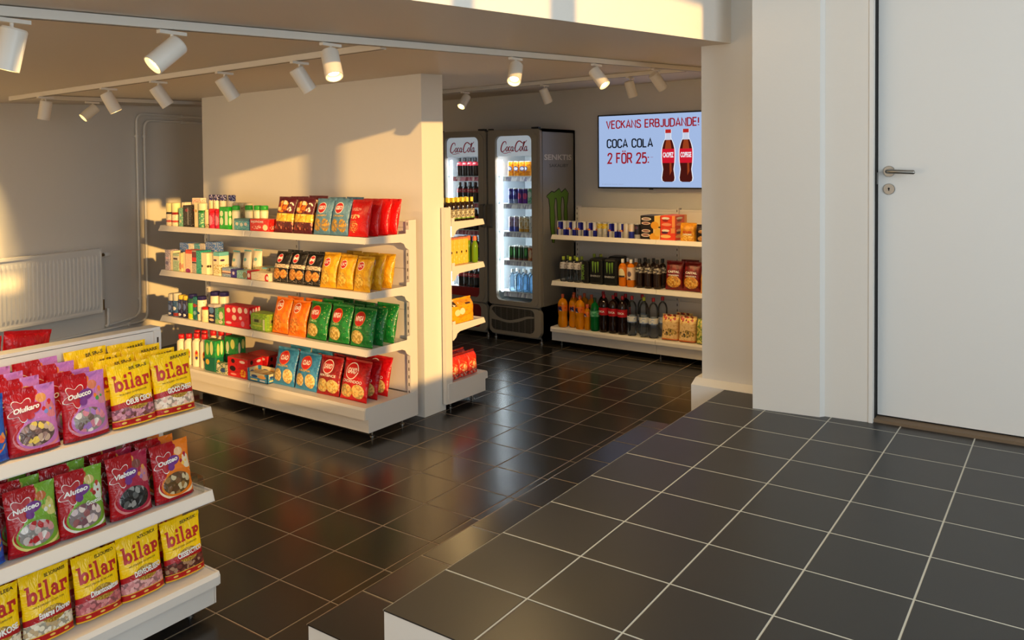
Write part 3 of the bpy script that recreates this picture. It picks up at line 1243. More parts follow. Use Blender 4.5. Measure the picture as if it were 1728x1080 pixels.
        P('red_door_foot', rp, mat('red_door_print', rgb(175, 20, 26), .35), dr)
    for xx in (x0 + .05, x1 - .03):
        m = MB()
        m.lathe([(0, 0), (.022, 0), (.022, .012), (.009, .016), (.009, .04), (0, .04)], 12, c=(xx, yf + .055, 0))
        P('foot', m, STEEL, t, 40)
    m = MB()
    m.box(x1 - .10, x1 - .02, yf + .01, yf + .05, 2.03, 2.045)
    m.box(x0 + .01, x0 + .05, yf + .01, yf + .05, 2.03, 2.042)
    P('hinge', m, BLACKP)
    return t, off


fr_l, off_l = fridge(-5.385, 'left steel drinks fridge with red script header and cola bottles', False)
fr_r, off_r = fridge(-4.755, 'right steel drinks fridge with red script header and cans, grille below', True)
for x, nm in ((-5.075, 'left'), (-4.445, 'right')):
    a = D.lights.new('fridge_light', 'AREA')
    a.shape = 'RECTANGLE'
    a.size, a.size_y = .03, 1.3
    a.energy = 5.0 if nm == 'right' else 2.4
    a.color = (.86, .94, 1)
    o = D.objects.new('fridge_light', a)
    COL.objects.link(o)
    o.location = (x - .21, 6.475, 1.1)
    o.rotation_euler = Vector((.75, .65, 0)).to_track_quat('-Z', 'Y').to_euler()
for x, nm in ((-5.0775, 'left'), (-4.4475, 'right')):
    a = D.lights.new('rail_fill_light', 'AREA')  # unseen lamp added under the header to brighten the price rails
    a.shape = 'RECTANGLE'
    a.size, a.size_y = .38, .02
    a.energy = .9 if nm == 'right' else .5
    a.color = (.9, .95, 1)
    o = D.objects.new('rail_fill_light', a)
    COL.objects.link(o)
    o.location = (x, 6.426, 1.77)
    o.rotation_euler = Vector((0, .16, -1)).to_track_quat('-Z', 'Y').to_euler()
# emblem and lettering on the right fridge's side wall
XS = -4.755 + .615
GREEN_L = mat('emblem_green', rgb(88, 132, 30), .5)
GREEN_D = mat('emblem_outline', rgb(16, 26, 10), .5)


def side_pt(X, Y):
    return (6.5 + (X - 619) * .00192 - off_r.y, 1.425 - (Y - 653) * .00099 - off_r.z)


claw = [  # three ragged strokes: (left edge, right edge) pairs going down, then the jagged top
    [((618, 690), (690, 690)), ((640, 715), (693, 720)), ((650, 800), (684, 800)), ((650, 900), (690, 900)), ((656, 1000), (684, 1010)), ((664, 1080), (690, 1085)), ((672, 1140), (682, 1150))],
    [((700, 680), (758, 670)), ((716, 740), (754, 740)), ((718, 800), (748, 800)), ((722, 900), (752, 910)), ((728, 960), (748, 960)), ((736, 1050), (744, 1050))],
    [((770, 680), (822, 668)), ((784, 740), (816, 740)), ((788, 800), (808, 800)), ((784, 880), (812, 900)), ((790, 960), (810, 970)), ((800, 1020), (806, 1020))],
    [((618, 690), (620, 692)), ((664, 650), (664, 712)), ((690, 660), (690, 712)), ((735, 625), (735, 705)), ((757, 664), (757, 705)), ((795, 630), (795, 700)), ((822, 668), (822, 690))]]
for nm, e, mt, dx in (('emblem_outline', 7, GREEN_D, .0006), ('claw_emblem', 0, GREEN_L, .0012)):
    m = MB()
    for si, strip in enumerate(claw):
        v = []
        for (ax_, ay), (bx_, by) in strip:
            if si == 3:
                v += [side_pt(ax_, ay - e * 1.6), side_pt(bx_, by + e)]
            else:
                v += [side_pt(ax_ - e, ay), side_pt(bx_ + e, by)]
        n = len(strip)
        m.add([(XS + dx + si * .00005 - off_r.x, y, z) for y, z in v], [(2 * i, 2 * i + 1, 2 * i + 3, 2 * i + 2) for i in range(n - 1)])
    part(nm, m, mt, fr_r, False, 'green clawed M emblem' if not e else None)
for s, y0, y1, z0, h, b, mt in (('SENKTIS', 6.46, 6.96, 1.735, .052, .03, mat('side_letter_grey', rgb(214, 210, 200), .5)), ('SAKALIBY', 6.55, 6.90, 1.665, .030, .0, mat('side_letter_dark', rgb(40, 38, 34), .5))):
    v, f = fit(text2d(s, b), y0, y1, z0, h, .05)
    m = MB()
    m.add([(XS + .0008 - off_r.x, y - off_r.y, z - off_r.z) for y, z in v], f)
    part('lettering', m, mt, fr_r)

# ------------------------------------------------------------------ wall screen
TX0, TX1, TZ0, TZ1, TY = -3.850, -2.590, 1.455, 2.163, 6.98
tv = thing('wall_screen', 'wall screen with pale blue offer for two cola bottles', 'screen', ((TX0 + TX1) / 2, TY, TZ0))
tv.location = (0, 0, 0)
m = MB()
frame_ring(m, rr(TX0, TX1, TZ0, TZ1, .004, 2), rr(TX0 + .012, TX1 - .012, TZ0 + .014, TZ1 - .012, .002, 2), TY - .004, TY + .03)
m.box(TX0 + .01, TX1 - .01, TY + .004, TY + .03, TZ0 + .01, TZ1 - .01)
part('bezel', m, BLACKP, tv)
m = MB().box(TX0 + .5, TX0 + .8, TY + .03, 7.05, TZ0 + .25, TZ0 + .45)
part('wall_mount', m, BLACKP, tv)
m = MB().box(-3.31, -3.27, TY - .002, TY + .01, TZ0 - .008, TZ0)
part('sensor', m, BLACKP, tv)


GLY = {'V': (.52, [[(0, 1), (.26, 0), (.52, 1)]]), 'E': (.44, [[(.44, 1), (0, 1), (0, 0), (.44, 0)], [(0, .52), (.39, .52)]]),
       'C': (.48, [[(.48, .74), (.46, .9), (.36, 1), (.14, 1), (.03, .9), (0, .75), (0, .25), (.03, .1), (.14, 0), (.36, 0), (.46, .1), (.48, .26)]]),
       'K': (.50, [[(0, 1), (0, 0)], [(.48, 1), (0, .40)], [(.15, .58), (.5, 0)]]), 'A': (.54, [[(0, 0), (.27, 1), (.54, 0)], [(.09, .28), (.45, .28)]]),
       'N': (.50, [[(0, 0), (0, 1), (.5, 0), (.5, 1)]]),
       'S': (.48, [[(.46, .8), (.42, .94), (.32, 1), (.14, 1), (.04, .92), (.02, .76), (.08, .6), (.24, .52), (.4, .44), (.48, .28), (.46, .1), (.36, 0), (.12, 0), (.02, .08), (0, .22)]]),
       'R': (.50, [[(0, 0), (0, 1), (.3, 1), (.44, .94), (.48, .76), (.44, .56), (.3, .48), (0, .48)], [(.26, .48), (.5, 0)]]),
       'B': (.50, [[(0, 0), (0, 1), (.3, 1), (.42, .95), (.46, .78), (.42, .6), (.3, .53), (0, .53)], [(.3, .53), (.45, .46), (.5, .27), (.45, .06), (.3, 0), (0, 0)]]),
       'J': (.36, [[(.36, 1), (.36, .2), (.3, .04), (.18, 0), (.04, .04), (0, .18)]]), 'U': (.50, [[(0, 1), (0, .2), (.05, .05), (.17, 0), (.33, 0), (.45, .05), (.5, .2), (.5, 1)]]),
       'D': (.50, [[(0, 0), (0, 1), (.26, 1), (.42, .93), (.5, .76), (.5, .24), (.42, .07), (.26, 0), (0, 0)]]), 'L': (.42, [[(0, 1), (0, 0), (.42, 0)]]),
       'O': (.50, [[(.25, 1), (.12, .98), (.03, .9), (0, .75), (0, .25), (.03, .1), (.12, .02), (.25, 0), (.38, .02), (.47, .1), (.5, .25), (.5, .75), (.47, .9), (.38, .98), (.25, 1)]]),
       '2': (.48, [[(0, .74), (.04, .92), (.16, 1), (.34, 1), (.45, .9), (.46, .72), (.38, .54), (0, 0), (.48, 0)]]), 'F': (.44, [[(.44, 1), (0, 1), (0, 0)], [(0, .52), (.38, .52)]]),
       '5': (.48, [[(.44, 1), (.06, 1), (.03, .55), (.14, .62), (.32, .62), (.44, .52), (.48, .32), (.44, .1), (.32, 0), (.12, 0), (0, .1)]]),
       ':': (.06, [[(.03, .0), (.03, .12)], [(.03, .5), (.03, .62)]]), '!': (.06, [[(.03, 1), (.03, .30)], [(.03, 0), (.03, .12)]]), ' ': (.22, [])}
GLY['Ö'] = (.5, GLY['O'][1] + [[(.12, 1.16), (.12, 1.28)], [(.38, 1.16), (.38, 1.28)]])


def condensed(s, w=.165, gap=.19):
    """even-stroke narrow capitals"""
    vs, fs, x = [], [], w / 2
    for ch_ in s:
        adv, strokes = GLY[ch_]
        for st_ in strokes:
            n = len(st_)
            o = len(vs)
            for i, (px, py) in enumerate(st_):
                closed = st_[0] == st_[-1]
                a = st_[i - 1] if i else (st_[-2] if closed else None)
                b = st_[i + 1] if i < n - 1 else (st_[1] if closed else None)
                d0 = Vector((px - a[0], py - a[1])).normalized() if a else None
                d1 = Vector((b[0] - px, b[1] - py)).normalized() if b else None
                d0, d1 = d0 or d1, d1 or d0
                t = (d0 + d1)
                t = t.normalized() if t.length > .1 else d0
                nn = Vector((-t.y, t.x))
                k = (w / 2) / max(.45, nn.dot(Vector((-d0.y, d0.x))))
                vs += [(x + px + nn.x * k, py + nn.y * k), (x + px - nn.x * k, py - nn.y * k)]
            fs += [(o + 2 * i, o + 2 * i + 1, o + 2 * i + 3, o + 2 * i + 2) for i in range(n - 1)]
        x += adv + gap
    x0 = min(v[0] for v in vs)
    return [(a - x0, b) for a, b in vs], fs


def emis(name, c, s=1.0):
    return mat(name, (0, 0, 0), .5, spec=.1, emit=c, estr=s)


SCR = emis('screen_light_blue', rgb(170, 194, 236), .9)
m = MB().box(TX0 + .012, TX1 - .012, TY - .001, TY + .003, TZ0 + .014, TZ1 - .012)
scr = part('display', m, SCR, tv)
PW = 1.04 / 176.0      # metres per photo pixel across the screen
def tx(px):
    return -3.848 + (px - 1009.7) * (1.0635 / 175.5)
def tz(py):
    return TZ1 - (py - 195) * (.708 / 122.5)
RED_T = emis('screen_red', rgb(150, 20, 32))
BLK_T = emis('screen_black', rgb(16, 20, 26), .8)
for s, x0, x1, z0, h, b, mt in (('VECKANS ERBJUDANDE!', 1024.5, 1180.5, 217.6, .083, .0, RED_T), ('COCA COLA', 1025.5, 1106, 249.5, .089, .0, BLK_T), ('2 FÖR 25:', 1025.5, 1099, 275.5, .118, .0, RED_T),
                               ('-', 1101.5, 1106, 267.5, .008, 0, RED_T), ('EN BECKOUT DOMAL, DALET', 1017, 1055, 311.5, .009, 0, emis('screen_grey', rgb(140, 150, 175)))):
    v, f = fit(condensed(s) if h > .05 else text2d(s, b), tx(x0), tx(x1), tz(z0), h)
    m = MB()
    m.add([(x, TY - .003, z) for x, z in v], f)
    part('screen_text', m, mt, scr)
COLA_C = emis('screen_cola_brown', rgb(70, 18, 14))
COLA_L = emis('screen_cola_amber', rgb(150, 62, 28))
COLA_R = emis('screen_label_red', rgb(205, 24, 44))
COLA_CAP = emis('screen_cap_red', rgb(180, 40, 36))
COLA_W = emis('screen_white', rgb(238, 240, 246))
bp = [(.0, .19), (.9, .18), (1, .12), (1.0, .06), (.9, .0), (0, 0)]
prof = [(.60, .0), (.92, .02), (1.0, .08), (.90, .17), (.82, .24), (.96, .36), (1.0, .44), (1.0, .58), (.97, .63), (.80, .72), (.56, .80), (.42, .835), (.42, .93), (.46, .935), (.46, 1.0)]
for cx, s in ((1131, 'CAOPEZ'), (1159.5, 'COPEGE')):
    X, Z0, H, HW = tx(cx), tz(306.2), tz(222.5) - tz(306.2), .062
    def sil(k0, k1, kx=1.0):
        pr_ = [(w * HW * kx, Z0 + t * H) for w, t in prof if k0 <= t <= k1]
        return [(X + w, z) for w, z in pr_] + [(X - w, z) for w, z in reversed(pr_)]
    for nm, k0, k1, kx, mt, dy in (('bottle_outline', 0, 1, 1.14, COLA_W, .0025), ('bottle_body', 0, .80, 1, COLA_C, .003), ('bottle_shade', .44, .80, .55, COLA_L, .0033),
                                   ('bottle_neck', .80, .93, .95, emis('screen_glass', rgb(196, 205, 225)), .0031), ('bottle_cap', .93, 1, 1, COLA_CAP, .0034), ('bottle_label', .36, .63, 1, COLA_R, .0036)):
        q = sil(k0, k1, kx)
        m = MB()
        m.add([(x, TY - dy, z) for x, z in q], [tuple(range(len(q)))])
        part(nm, m, mt, scr)
    m = MB()
    m.add(*[([(x, TY - .0033, z) for x, z in [(X + .014, Z0 + .06), (X + .034, Z0 + .1), (X + .030, Z0 + .22), (X + .012, Z0 + .20)]]), [(0, 1, 2, 3)]])
    part('bottle_shade', m, COLA_L, scr)
    v, f = fit(text2d(s, .05), X - .052, X + .052, Z0 + .47 * H, .046)
    m = MB()
    m.add([(x, TY - .004, z) for x, z in v], f)
    part('bottle_lettering', m, COLA_W, scr)
tv.location = ((TX0 + TX1) / 2, TY, TZ0)
for o in list(D.objects):
    if o.parent == tv:
        o.location = -Vector(tv.location)


# ------------------------------------------------------------------ packaging
random.seed(7)
ORD = ['leftmost', 'second from left', 'third from left', 'fourth from left', 'fifth from left', 'sixth from left', 'seventh from left', 'eighth from left', 'ninth from left']


def nth(i, n):
    if n == 1:
        return ''
    if i == n - 1:
        return 'rightmost'
    return ORD[i]


class Bag:
    """a filled foil bag standing on z = 0, front towards -y"""

    def __init__(s, w, h, t, kind='pillow', seed=0, wr=.0035):
        s.w, s.h, s.t, s.kind, s.seed, s.wr = w, h, t, kind, seed, wr

    def d(s, u, v):
        e = max(0.0, 1 - abs(u) ** 2.6) ** .55
        if s.kind == 'pillow':
            g = 0 if v <= .045 or v >= .945 else math.sin(PI * (v - .045) / .9) ** .48
            g *= 1.12 - .3 * v
            return s.t / 2 * e * g
        if s.kind == 'pouch':
            top = .90
            g = 0 if v >= top else (1 - (v / top) ** 2.2) ** .75
            g *= .80 + .28 * math.sin(PI * min(v / .6, 1))
            return s.t / 2 * max(e, .25 if v < .02 else 0) * g
        g = 0 if v >= .93 else min(1, ((.93 - v) / .22)) ** .6        # block bag
        e = max(0.0, 1 - abs(u) ** 6) ** .4
        return s.t / 2 * e * g

    def P(s, u, v, sg=-1, lift=0.0):
        d = s.d(u, v)
        k = min(1, d / (s.t / 2 + 1e-6))
        x = s.w / 2 * u * (1 - (.055 if s.kind != 'block' else .02) * math.sin(PI * min(max(v, 0), 1)))
        nz = noise.noise(Vector((x * 26 + s.seed * 3.1, v * s.h * 26, sg * 2 + s.seed)))
        n2 = noise.noise(Vector((x * 70 + s.seed, v * s.h * 60, sg * 5 + s.seed * 2.3)))
        y = sg * (d + lift) + (nz * s.wr * 1.3 + n2 * s.wr * .5) * (k ** .5 if k > 0 else 0)
        if v > .93:
            y += .0022 * math.sin(u * 9 + s.seed) + .0012 * math.sin(u * 60)
        x += .002 * noise.noise(Vector((v * 9 + s.seed, u, sg)))
        return (x, y, v * s.h)

    def mesh(s, name, m, nu=16, nv=18):
        mb = MB()
        us = [math.sin(PI / 2 * (-1 + 2 * i / nu)) for i in range(nu + 1)]
        vs = [0, .02, .05] + [.05 + .88 * j / (nv - 4) for j in range(1, nv - 4)] + [.93, .945, .975, 1.0]
        nv2 = len(vs) - 1
        for sg in (-1, 1):
            pts = [s.P(u, v, sg) for v in vs for u in us]
            fs, uv = [], []
            for j in range(nv2):
                for i in range(nu):
                    a = j * (nu + 1) + i
                    q = (a, a + 1, a + nu + 2, a + nu + 1)
                    k = [(.5 + us[i] / 2, vs[j]), (.5 + us[i + 1] / 2, vs[j]), (.5 + us[i + 1] / 2, vs[j + 1]), (.5 + us[i] / 2, vs[j + 1])]
                    if sg > 0:
                        q, k = q[::-1], k[::-1]
                    fs.append(q)
                    uv.append(k)
            mb.add(pts, fs, 0, uv)
        if s.kind != 'pillow':
            bot = [s.P(u, 0, -1) for u in us] + [s.P(u, 0, 1) for u in reversed(us)]
            mb.add(bot, [tuple(range(len(bot) - 1, -1, -1))])
        return mb.mesh(name, m, 50)

    def wrap(s, name, layers):
        """flat shapes (metres from bag centre / bottom) laid on the front; layers = (shape, material)"""
        mb, mats = MB(), []
        for k, (sh, m) in enumerate(layers):
            if m not in mats:
                mats.append(m)
            vs = []
            for x, z in sh[0]:
                v = min(max(z / s.h, 0), 1)
                u = min(max(x / (s.w / 2) / (1 - .055 * math.sin(PI * v)), -1), 1)
                p = s.P(u, v, -1)
                vs.append((p[0], p[1] - .0011 - .0007 * k, p[2]))
            mb.add(vs, sh[1], mats.index(m))
        return mb.mesh(name, mats)


PROTO = {}


def proto(key, name, cat, body, kids=()):
    PROTO[key] = (name, cat, body, list(kids))


def place(key, loc, label, group=None, rz=0.0, lean=0.0, roll=0.0, s=(1, 1, 1)):
    name, cat, body, kids = PROTO[key]
    o = D.objects.new(name, body)
    COL.objects.link(o)
    o.location = loc
    o.rotation_euler = (-R(lean), R(roll), R(rz))
    o.scale = s
    if lean or roll:
        rm = o.rotation_euler.to_matrix()
        o.location.z = loc[2] - min(sum(rm[2][i] * v.co[i] * s[i] for i in range(3)) for v in body.vertices)
    tag(o, label, cat, group)
    for kn, me, lab in kids:
        c = D.objects.new(kn, me)
        COL.objects.link(c)
        c.parent = o
        if lab:
            c['label'] = lab
    return o


WHITE_INK = mat('white_ink', rgb(244, 240, 232), .4)
BLACK_INK = mat('black_ink', rgb(40, 26, 18), .5)
LOGO_RED = mat('logo_red', rgb(196, 28, 26), .4)
LOGO_ORANGE = mat('logo_orange', rgb(214, 104, 32), .4)
GOLD_INK = mat('gold_ink', rgb(226, 182, 70), .4)
CHIP = [rgb(214, 160, 70), rgb(232, 184, 92), rgb(186, 128, 52), rgb(240, 200, 120)]
TAN = [rgb(200, 158, 92), rgb(172, 130, 70), rgb(222, 184, 120), rgb(148, 108, 60)]


def crisp_mat(name, base, lo=None, chips=CHIP, food=((.3, .24, .26, .19), (.72, .24, .24, .19)), extra=None, rough=.3):
    g = NG(name, rough=rough, bumpy=.5, spec=.38)
    g.base(base)
    if lo:
        g.paint(g.mul(g.noise(5, 5, .5), g.band(.05, .95)), lo)
    for i, (a, b, c, d) in enumerate(food):
        k = g.ell(a, b, c, d)
        g.pieces(k, 13, 16, chips, gap=tuple(v * .6 for v in chips[0][:3]), r=.62, off=i * 3.3)
    if extra:
        extra(g)
    g.paint(g.above(g.v, .955), tuple(v * .8 for v in base[:3]))
    return g.done()


def logo(bag, cx, cz, r, word, ring=WHITE_INK, fill=LOGO_RED, ry=None, more=()):
    ry = ry or r
    L = [(disc2d(cx, cz, r * 1.12, ry * 1.12), ring), (disc2d(cx, cz, r, ry), fill)]
    L.append((fit(text2d(word, .05), cx - r * .80, cx + r * .80, cz - ry * .34, ry * .72, .1, .05), WHITE_INK))
    for w, x0, x1, z, h, m in more:
        L.append((fit(text2d(w, .02), x0, x1, z, h), m))
    return bag.wrap('logo', L)


def crisp(key, w, h, t, m, lg, seed, cat='crisps'):
    b = Bag(w, h, t, 'pillow', seed)
    kids = []
    if lg:
        kids.append(('logo', lg(b), None))
    proto(key, 'crisps_bag', cat, b.mesh('crisps_bag', m), kids)
    return b


# crisps of the long shelving -----------------------------------------------------
def pop_extra(g):
    g.pieces(g.ell(.38, .72, .33, .17), 8, 10, [rgb(236, 196, 92), rgb(240, 140, 40), rgb(250, 232, 180), rgb(230, 120, 30)], gap=rgb(150, 50, 40), r=.6, off=2)
    g.pieces(g.ell(.80, .70, .16, .14), 9, 12, [rgb(240, 232, 210), rgb(150, 60, 60)], gap=rgb(96, 30, 40), r=.5, off=5)
    g.pieces(g.band(.30, .52), 9, 12, [rgb(246, 206, 70), rgb(238, 190, 60), rgb(252, 226, 120)], gap=rgb(214, 160, 40), r=.62, off=1)
    g.pieces(g.band(.08, .29), 11, 13, [rgb(120, 40, 36), rgb(160, 62, 50), rgb(90, 26, 30), rgb(200, 120, 90)], gap=rgb(76, 20, 26), r=.58, off=8)


CH_W = .178
crisp('burg', .178, .25, .075, crisp_mat('burgundy_popcorn_bag', rgb(88, 26, 40), food=(), extra=pop_extra), None, 1)
crisp('bluegrey', .168, .245, .08, crisp_mat('greyblue_crisps_bag', rgb(86, 128, 156), rgb(100, 142, 168), food=((.3, .26, .22, .17), (.74, .26, .2, .17)), chips=[rgb(206, 158, 60), rgb(180, 130, 50), rgb(120, 120, 110)]),
      lambda b: logo(b, -.008, .178, .036, 'GEO', ry=.034, more=(('CRISPY', -.05, .05, .120, .011, GOLD_INK),)), 2)


def red_extra(g):
    g.paint(g.ell(.38, .72, .26, .05), rgb(238, 170, 150))
    g.paint(g.noise(14, 40, .5, 3), rgb(214, 22, 22))
    g.pieces(g.ell(.36, .52, .3, .06), 14, 18, [rgb(250, 214, 150), rgb(230, 160, 80)], r=.6)


crisp('red', .172, .24, .085, crisp_mat('red_crisps_bag', rgb(222, 18, 20), food=((.34, .26, .24, .16),), chips=[rgb(236, 150, 60), rgb(220, 110, 40), rgb(244, 190, 110)], extra=red_extra), None, 3)
crisp('black', .165, .215, .08, crisp_mat('black_crisps_bag', rgb(24, 20, 20), food=((.34, .27, .26, .17), (.78, .27, .18, .14)), chips=[rgb(206, 132, 44), rgb(186, 112, 36), rgb(224, 160, 80)],
      extra=lambda g: g.paint(g.mul(g.band(.46, .58), g.noise(30, 22, .45)), rgb(226, 200, 168)).paint(g.mul(g.band(.02, .12), g.noise(24, 24, .6)), rgb(200, 190, 180))),
      lambda b: logo(b, -.012, .164, .024, 'M', ry=.028), 4)
crisp('yellow', .178, .225, .09, crisp_mat('yellow_crisps_bag', rgb(228, 172, 32), rgb(214, 152, 24), food=((.4, .28, .3, .2),), chips=[rgb(232, 180, 60), rgb(214, 158, 40), rgb(240, 200, 90)]),
      lambda b: logo(b, -.012, .158, .030, 'CA7', ry=.026), 5)
crisp('orange', .19, .245, .085, crisp_mat('orange_crisps_bag', rgb(238, 124, 20), rgb(226, 104, 14), food=((.42, .28, .32, .22),), chips=[rgb(240, 136, 34), rgb(224, 112, 24), rgb(244, 160, 70)]),
      lambda b: logo(b, -.012, .190, .032, 'EXI', fill=mat('logo_deep_orange', rgb(200, 70, 20), .4)), 6)


def green_extra(g):
    g.paint(g.mul(g.diag(1.0, .35, .92), g.noise(22, 22, .66, 2)), rgb(222, 220, 150))


crisp('green', .205, .245, .09, crisp_mat('green_crisps_bag', rgb(26, 128, 52), rgb(20, 108, 44), food=((.36, .24, .3, .17),), chips=[rgb(222, 186, 96), rgb(196, 158, 70), rgb(236, 206, 130)], extra=green_extra),
      lambda b: logo(b, -.018, .172, .044, 'NYGA', ring=LOGO_ORANGE, fill=LOGO_RED, ry=.042, more=(('CHILIN', -.06, .016, .112, .013, mat('pale_green_ink', rgb(190, 220, 150), .4)),)), 7)
crisp('blue', .205, .25, .085, crisp_mat('blue_crisps_bag', rgb(58, 138, 190), rgb(44, 118, 172), food=((.28, .26, .2, .17), (.74, .26, .2, .19)), chips=[rgb(236, 196, 120), rgb(214, 168, 90), rgb(246, 214, 150)]),
      lambda b: logo(b, -.004, .182, .042, 'CLAO', ring=LOGO_ORANGE, ry=.042, more=(('KRISPER', -.055, .05, .124, .012, GOLD_INK),)), 8)
crisp('dkred', .20, .245, .08, crisp_mat('dark_red_crisps_bag', rgb(150, 18, 24), rgb(130, 12, 18), food=((.3, .24, .26, .17), (.74, .24, .24, .17)), chips=[rgb(226, 190, 110), rgb(200, 150, 70), rgb(210, 190, 120)]),
      lambda b: logo(b, -.006, .178, .042, 'EAXO', ry=.040, more=(('APATIBNCE', -.07, .07, .116, .015, WHITE_INK),)), 9)
crisp('red2', .225, .25, .09, crisp_mat('bright_red_crisps_bag', rgb(206, 18, 26), rgb(184, 10, 18), food=((.28, .22, .24, .16), (.72, .24, .22, .17)), chips=[rgb(232, 200, 120), rgb(206, 150, 74), rgb(240, 190, 110)]),
      lambda b: logo(b, -.018, .178, .046, 'GAXO', ry=.046, more=(('CHORNDOO', -.08, .075, .108, .017, WHITE_INK),)), 10)

CRISP_ROWS = [
    # shelf z, shelf words, [(key, colour words, [x centres], rows deep)]
    (1.245, 'top long shelf', [('burg', 'burgundy popcorn bag', [-4.395, -4.206], 2), ('bluegrey', 'grey-blue crisps bag with red oval', [-4.020, -3.858], 2), ('red', 'bright red crisps bag', [-3.690], 4)]),
    (.905, 'second long shelf', [('black', 'black crisps bag with red oval', [-4.440, -4.278, -4.120], 2), ('yellow', 'yellow crisps bag with red oval', [-3.970, -3.816, -3.662], 3)]),
    (.555, 'third long shelf', [('orange', 'orange crisps bag with round logo', [-4.452, -4.278], 2), ('green', 'green crisps bag with round logo', [-4.085, -3.880, -3.677], 3)]),
    (.205, 'lowest long shelf', [('blue', 'blue crisps bag with red disc', [-4.420, -4.198], 2), ('dkred', 'dark red crisps bag', [-3.985], 2), ('red2', 'bright red crisps bag', [-3.755], 3)]),
]
for z, sw, groups in CRISP_ROWS:
    for key, words, xs, deep in groups:
        for r in range(deep):
            for i, x in enumerate(xs):
                where = nth(i, len(xs))
                row = ('front row', 'second row', 'third row', 'back row')[r] if deep != 2 else ('front row', 'back row')[r]
                lab = '%s, %s, %s' % (words, (where + ', ' if where else '') + row, sw)
                jx = random.uniform(-.006, .006)
                sc_ = random.uniform(.97, 1.03)
                place(key, (x + jx * .5 + r * .004, 3.600 + r * (.082 if deep > 3 else .092), z + .001), lab, 'crisps bags on the long shelving', random.uniform(-1.5, 1.5), 12.5 + random.uniform(-.8, .8), random.uniform(-.8, .8), ({'yellow': .83, 'black': .92, 'orange': .89, 'blue': 1.03, 'dkred': 1.02, 'red2': 1.06, 'burg': 1.02, 'red': 1.0}.get(key, .945), .80, sc_))

# sweets of the low shelving in the foreground -------------------------------------
B_W, B_H = .160, .215
YEL = rgb(255, 208, 0)
BRED = rgb(176, 24, 26)


def bilar_mat(name, fill):
    g = NG(name, rough=.3, bumpy=.5, spec=.35)
    g.base(YEL)
    g.paint(g.noise(4, 5, .62, 1), rgb(250, 194, 0))
    top = g.ma('ADD', .40, g.ma('MULTIPLY', g.ma('POWER', g.ma('SUBTRACT', g.u, .5), 2), -.12))
    low = g.ma('SUBTRACT', top, .085)
    win = g.mul(g.ma('LESS_THAN', g.v, low), g.above(g.v, .11))
    g.pieces(win, 13, 17, fill, gap=tuple(v * .45 for v in fill[0][:3]), r=.66, off=2.2)
    g.pieces(g.ell(.56, .36, .27, .115), 34, 44, [rgb(196, 158, 60), rgb(170, 128, 44), rgb(216, 182, 84)], gap=rgb(150, 112, 36), r=.6)
    g.paint(g.mul(g.ma('LESS_THAN', g.v, top), g.ma('GREATER_THAN', g.v, low)), BRED)
    g.paint(g.band(.022, .105), BRED)
    g.paint(g.band(.105, .118), rgb(224, 176, 50))
    g.paint(g.below(g.v, .022), rgb(228, 176, 40))
    for a in (.2, .5, .8):
        g.paint(g.ell(a, .064, .055, .017), rgb(226, 190, 90))
    return g.done()


BIL_RED = mat('bilar_red', rgb(190, 36, 28), .4)
FILLS = {'pinkbrown': [rgb(190, 120, 140), rgb(150, 90, 90), rgb(214, 150, 166), rgb(120, 70, 60)], 'cream': [rgb(238, 214, 190), rgb(226, 196, 172), rgb(244, 226, 206), rgb(232, 190, 170)],
         'palewhite': [rgb(232, 222, 196), rgb(216, 200, 170), rgb(196, 170, 130), rgb(238, 230, 210)], 'pink': [rgb(206, 120, 122), rgb(222, 146, 146), rgb(190, 96, 104)],
         'rose': [rgb(222, 156, 156), rgb(232, 176, 172), rgb(204, 134, 134)], 'dark': [rgb(120, 60, 50), rgb(150, 44, 50), rgb(170, 130, 100), rgb(90, 50, 40)]}


def bilar_bag(key, fill, top, name_, seed, tail=False, bits='WUOLDEN OLUMSONI'):
    b = Bag(B_W, B_H, .062, 'pouch', seed, .003)
    L = [(fit(slab_bilar(tail), -.064, .068, .122, .056, .0, .06), BIL_RED),
         (fit(text2d(top, .03), .0, .066, .189, .0105, 0, .08), BLACK_INK),
         (fit(text2d(bits, .0), -.05, .05, .1085, .0052, 0, .06), BLACK_INK),
         (fit(text2d(name_, .05), -.036, .064, .0735, .0175, 0, .06), WHITE_INK)]
    proto(key, 'sweets_bag', 'sweets bag', b.mesh('sweets_bag', bilar_mat('yellow_sweets_' + key, FILLS[fill])), [('lettering', b.wrap('lettering', L), None)])


bilar_bag('b1', 'pinkbrown', 'BR SRAS', 'OEUB CEICH', 21, bits='RULOENI OFOMESSONE')
bilar_bag('b2', 'cream', 'BRRARS', 'GIOCO CHEGO', 22)
bilar_bag('b3', 'palewhite', 'ELOLEEA', 'CHOKOSE', 23)
bilar_bag('b4', 'palewhite', 'BE SORIARES', 'Esserse Dhoreo', 24, bits='WUCOROEST O-TPCTOR')
bilar_bag('b5', 'pink', 'ELSOUREO', 'Ditentoxeittes', 25, bits='WUCUTRETSLOE OR UOIRE')
bilar_bag('b6', 'rose', 'NTICCRICR', 'DEIVEOEUISSO', 26, True)
bilar_bag('b7', 'dark', 'BEKRSEK', 'CIISSEXCTICO', 27, True)

CRIM = rgb(172, 8, 20)
PURP = mat('logo_purple', rgb(110, 46, 130), .4)
CLOGO = mat('logo_crimson', rgb(176, 24, 32), .4)


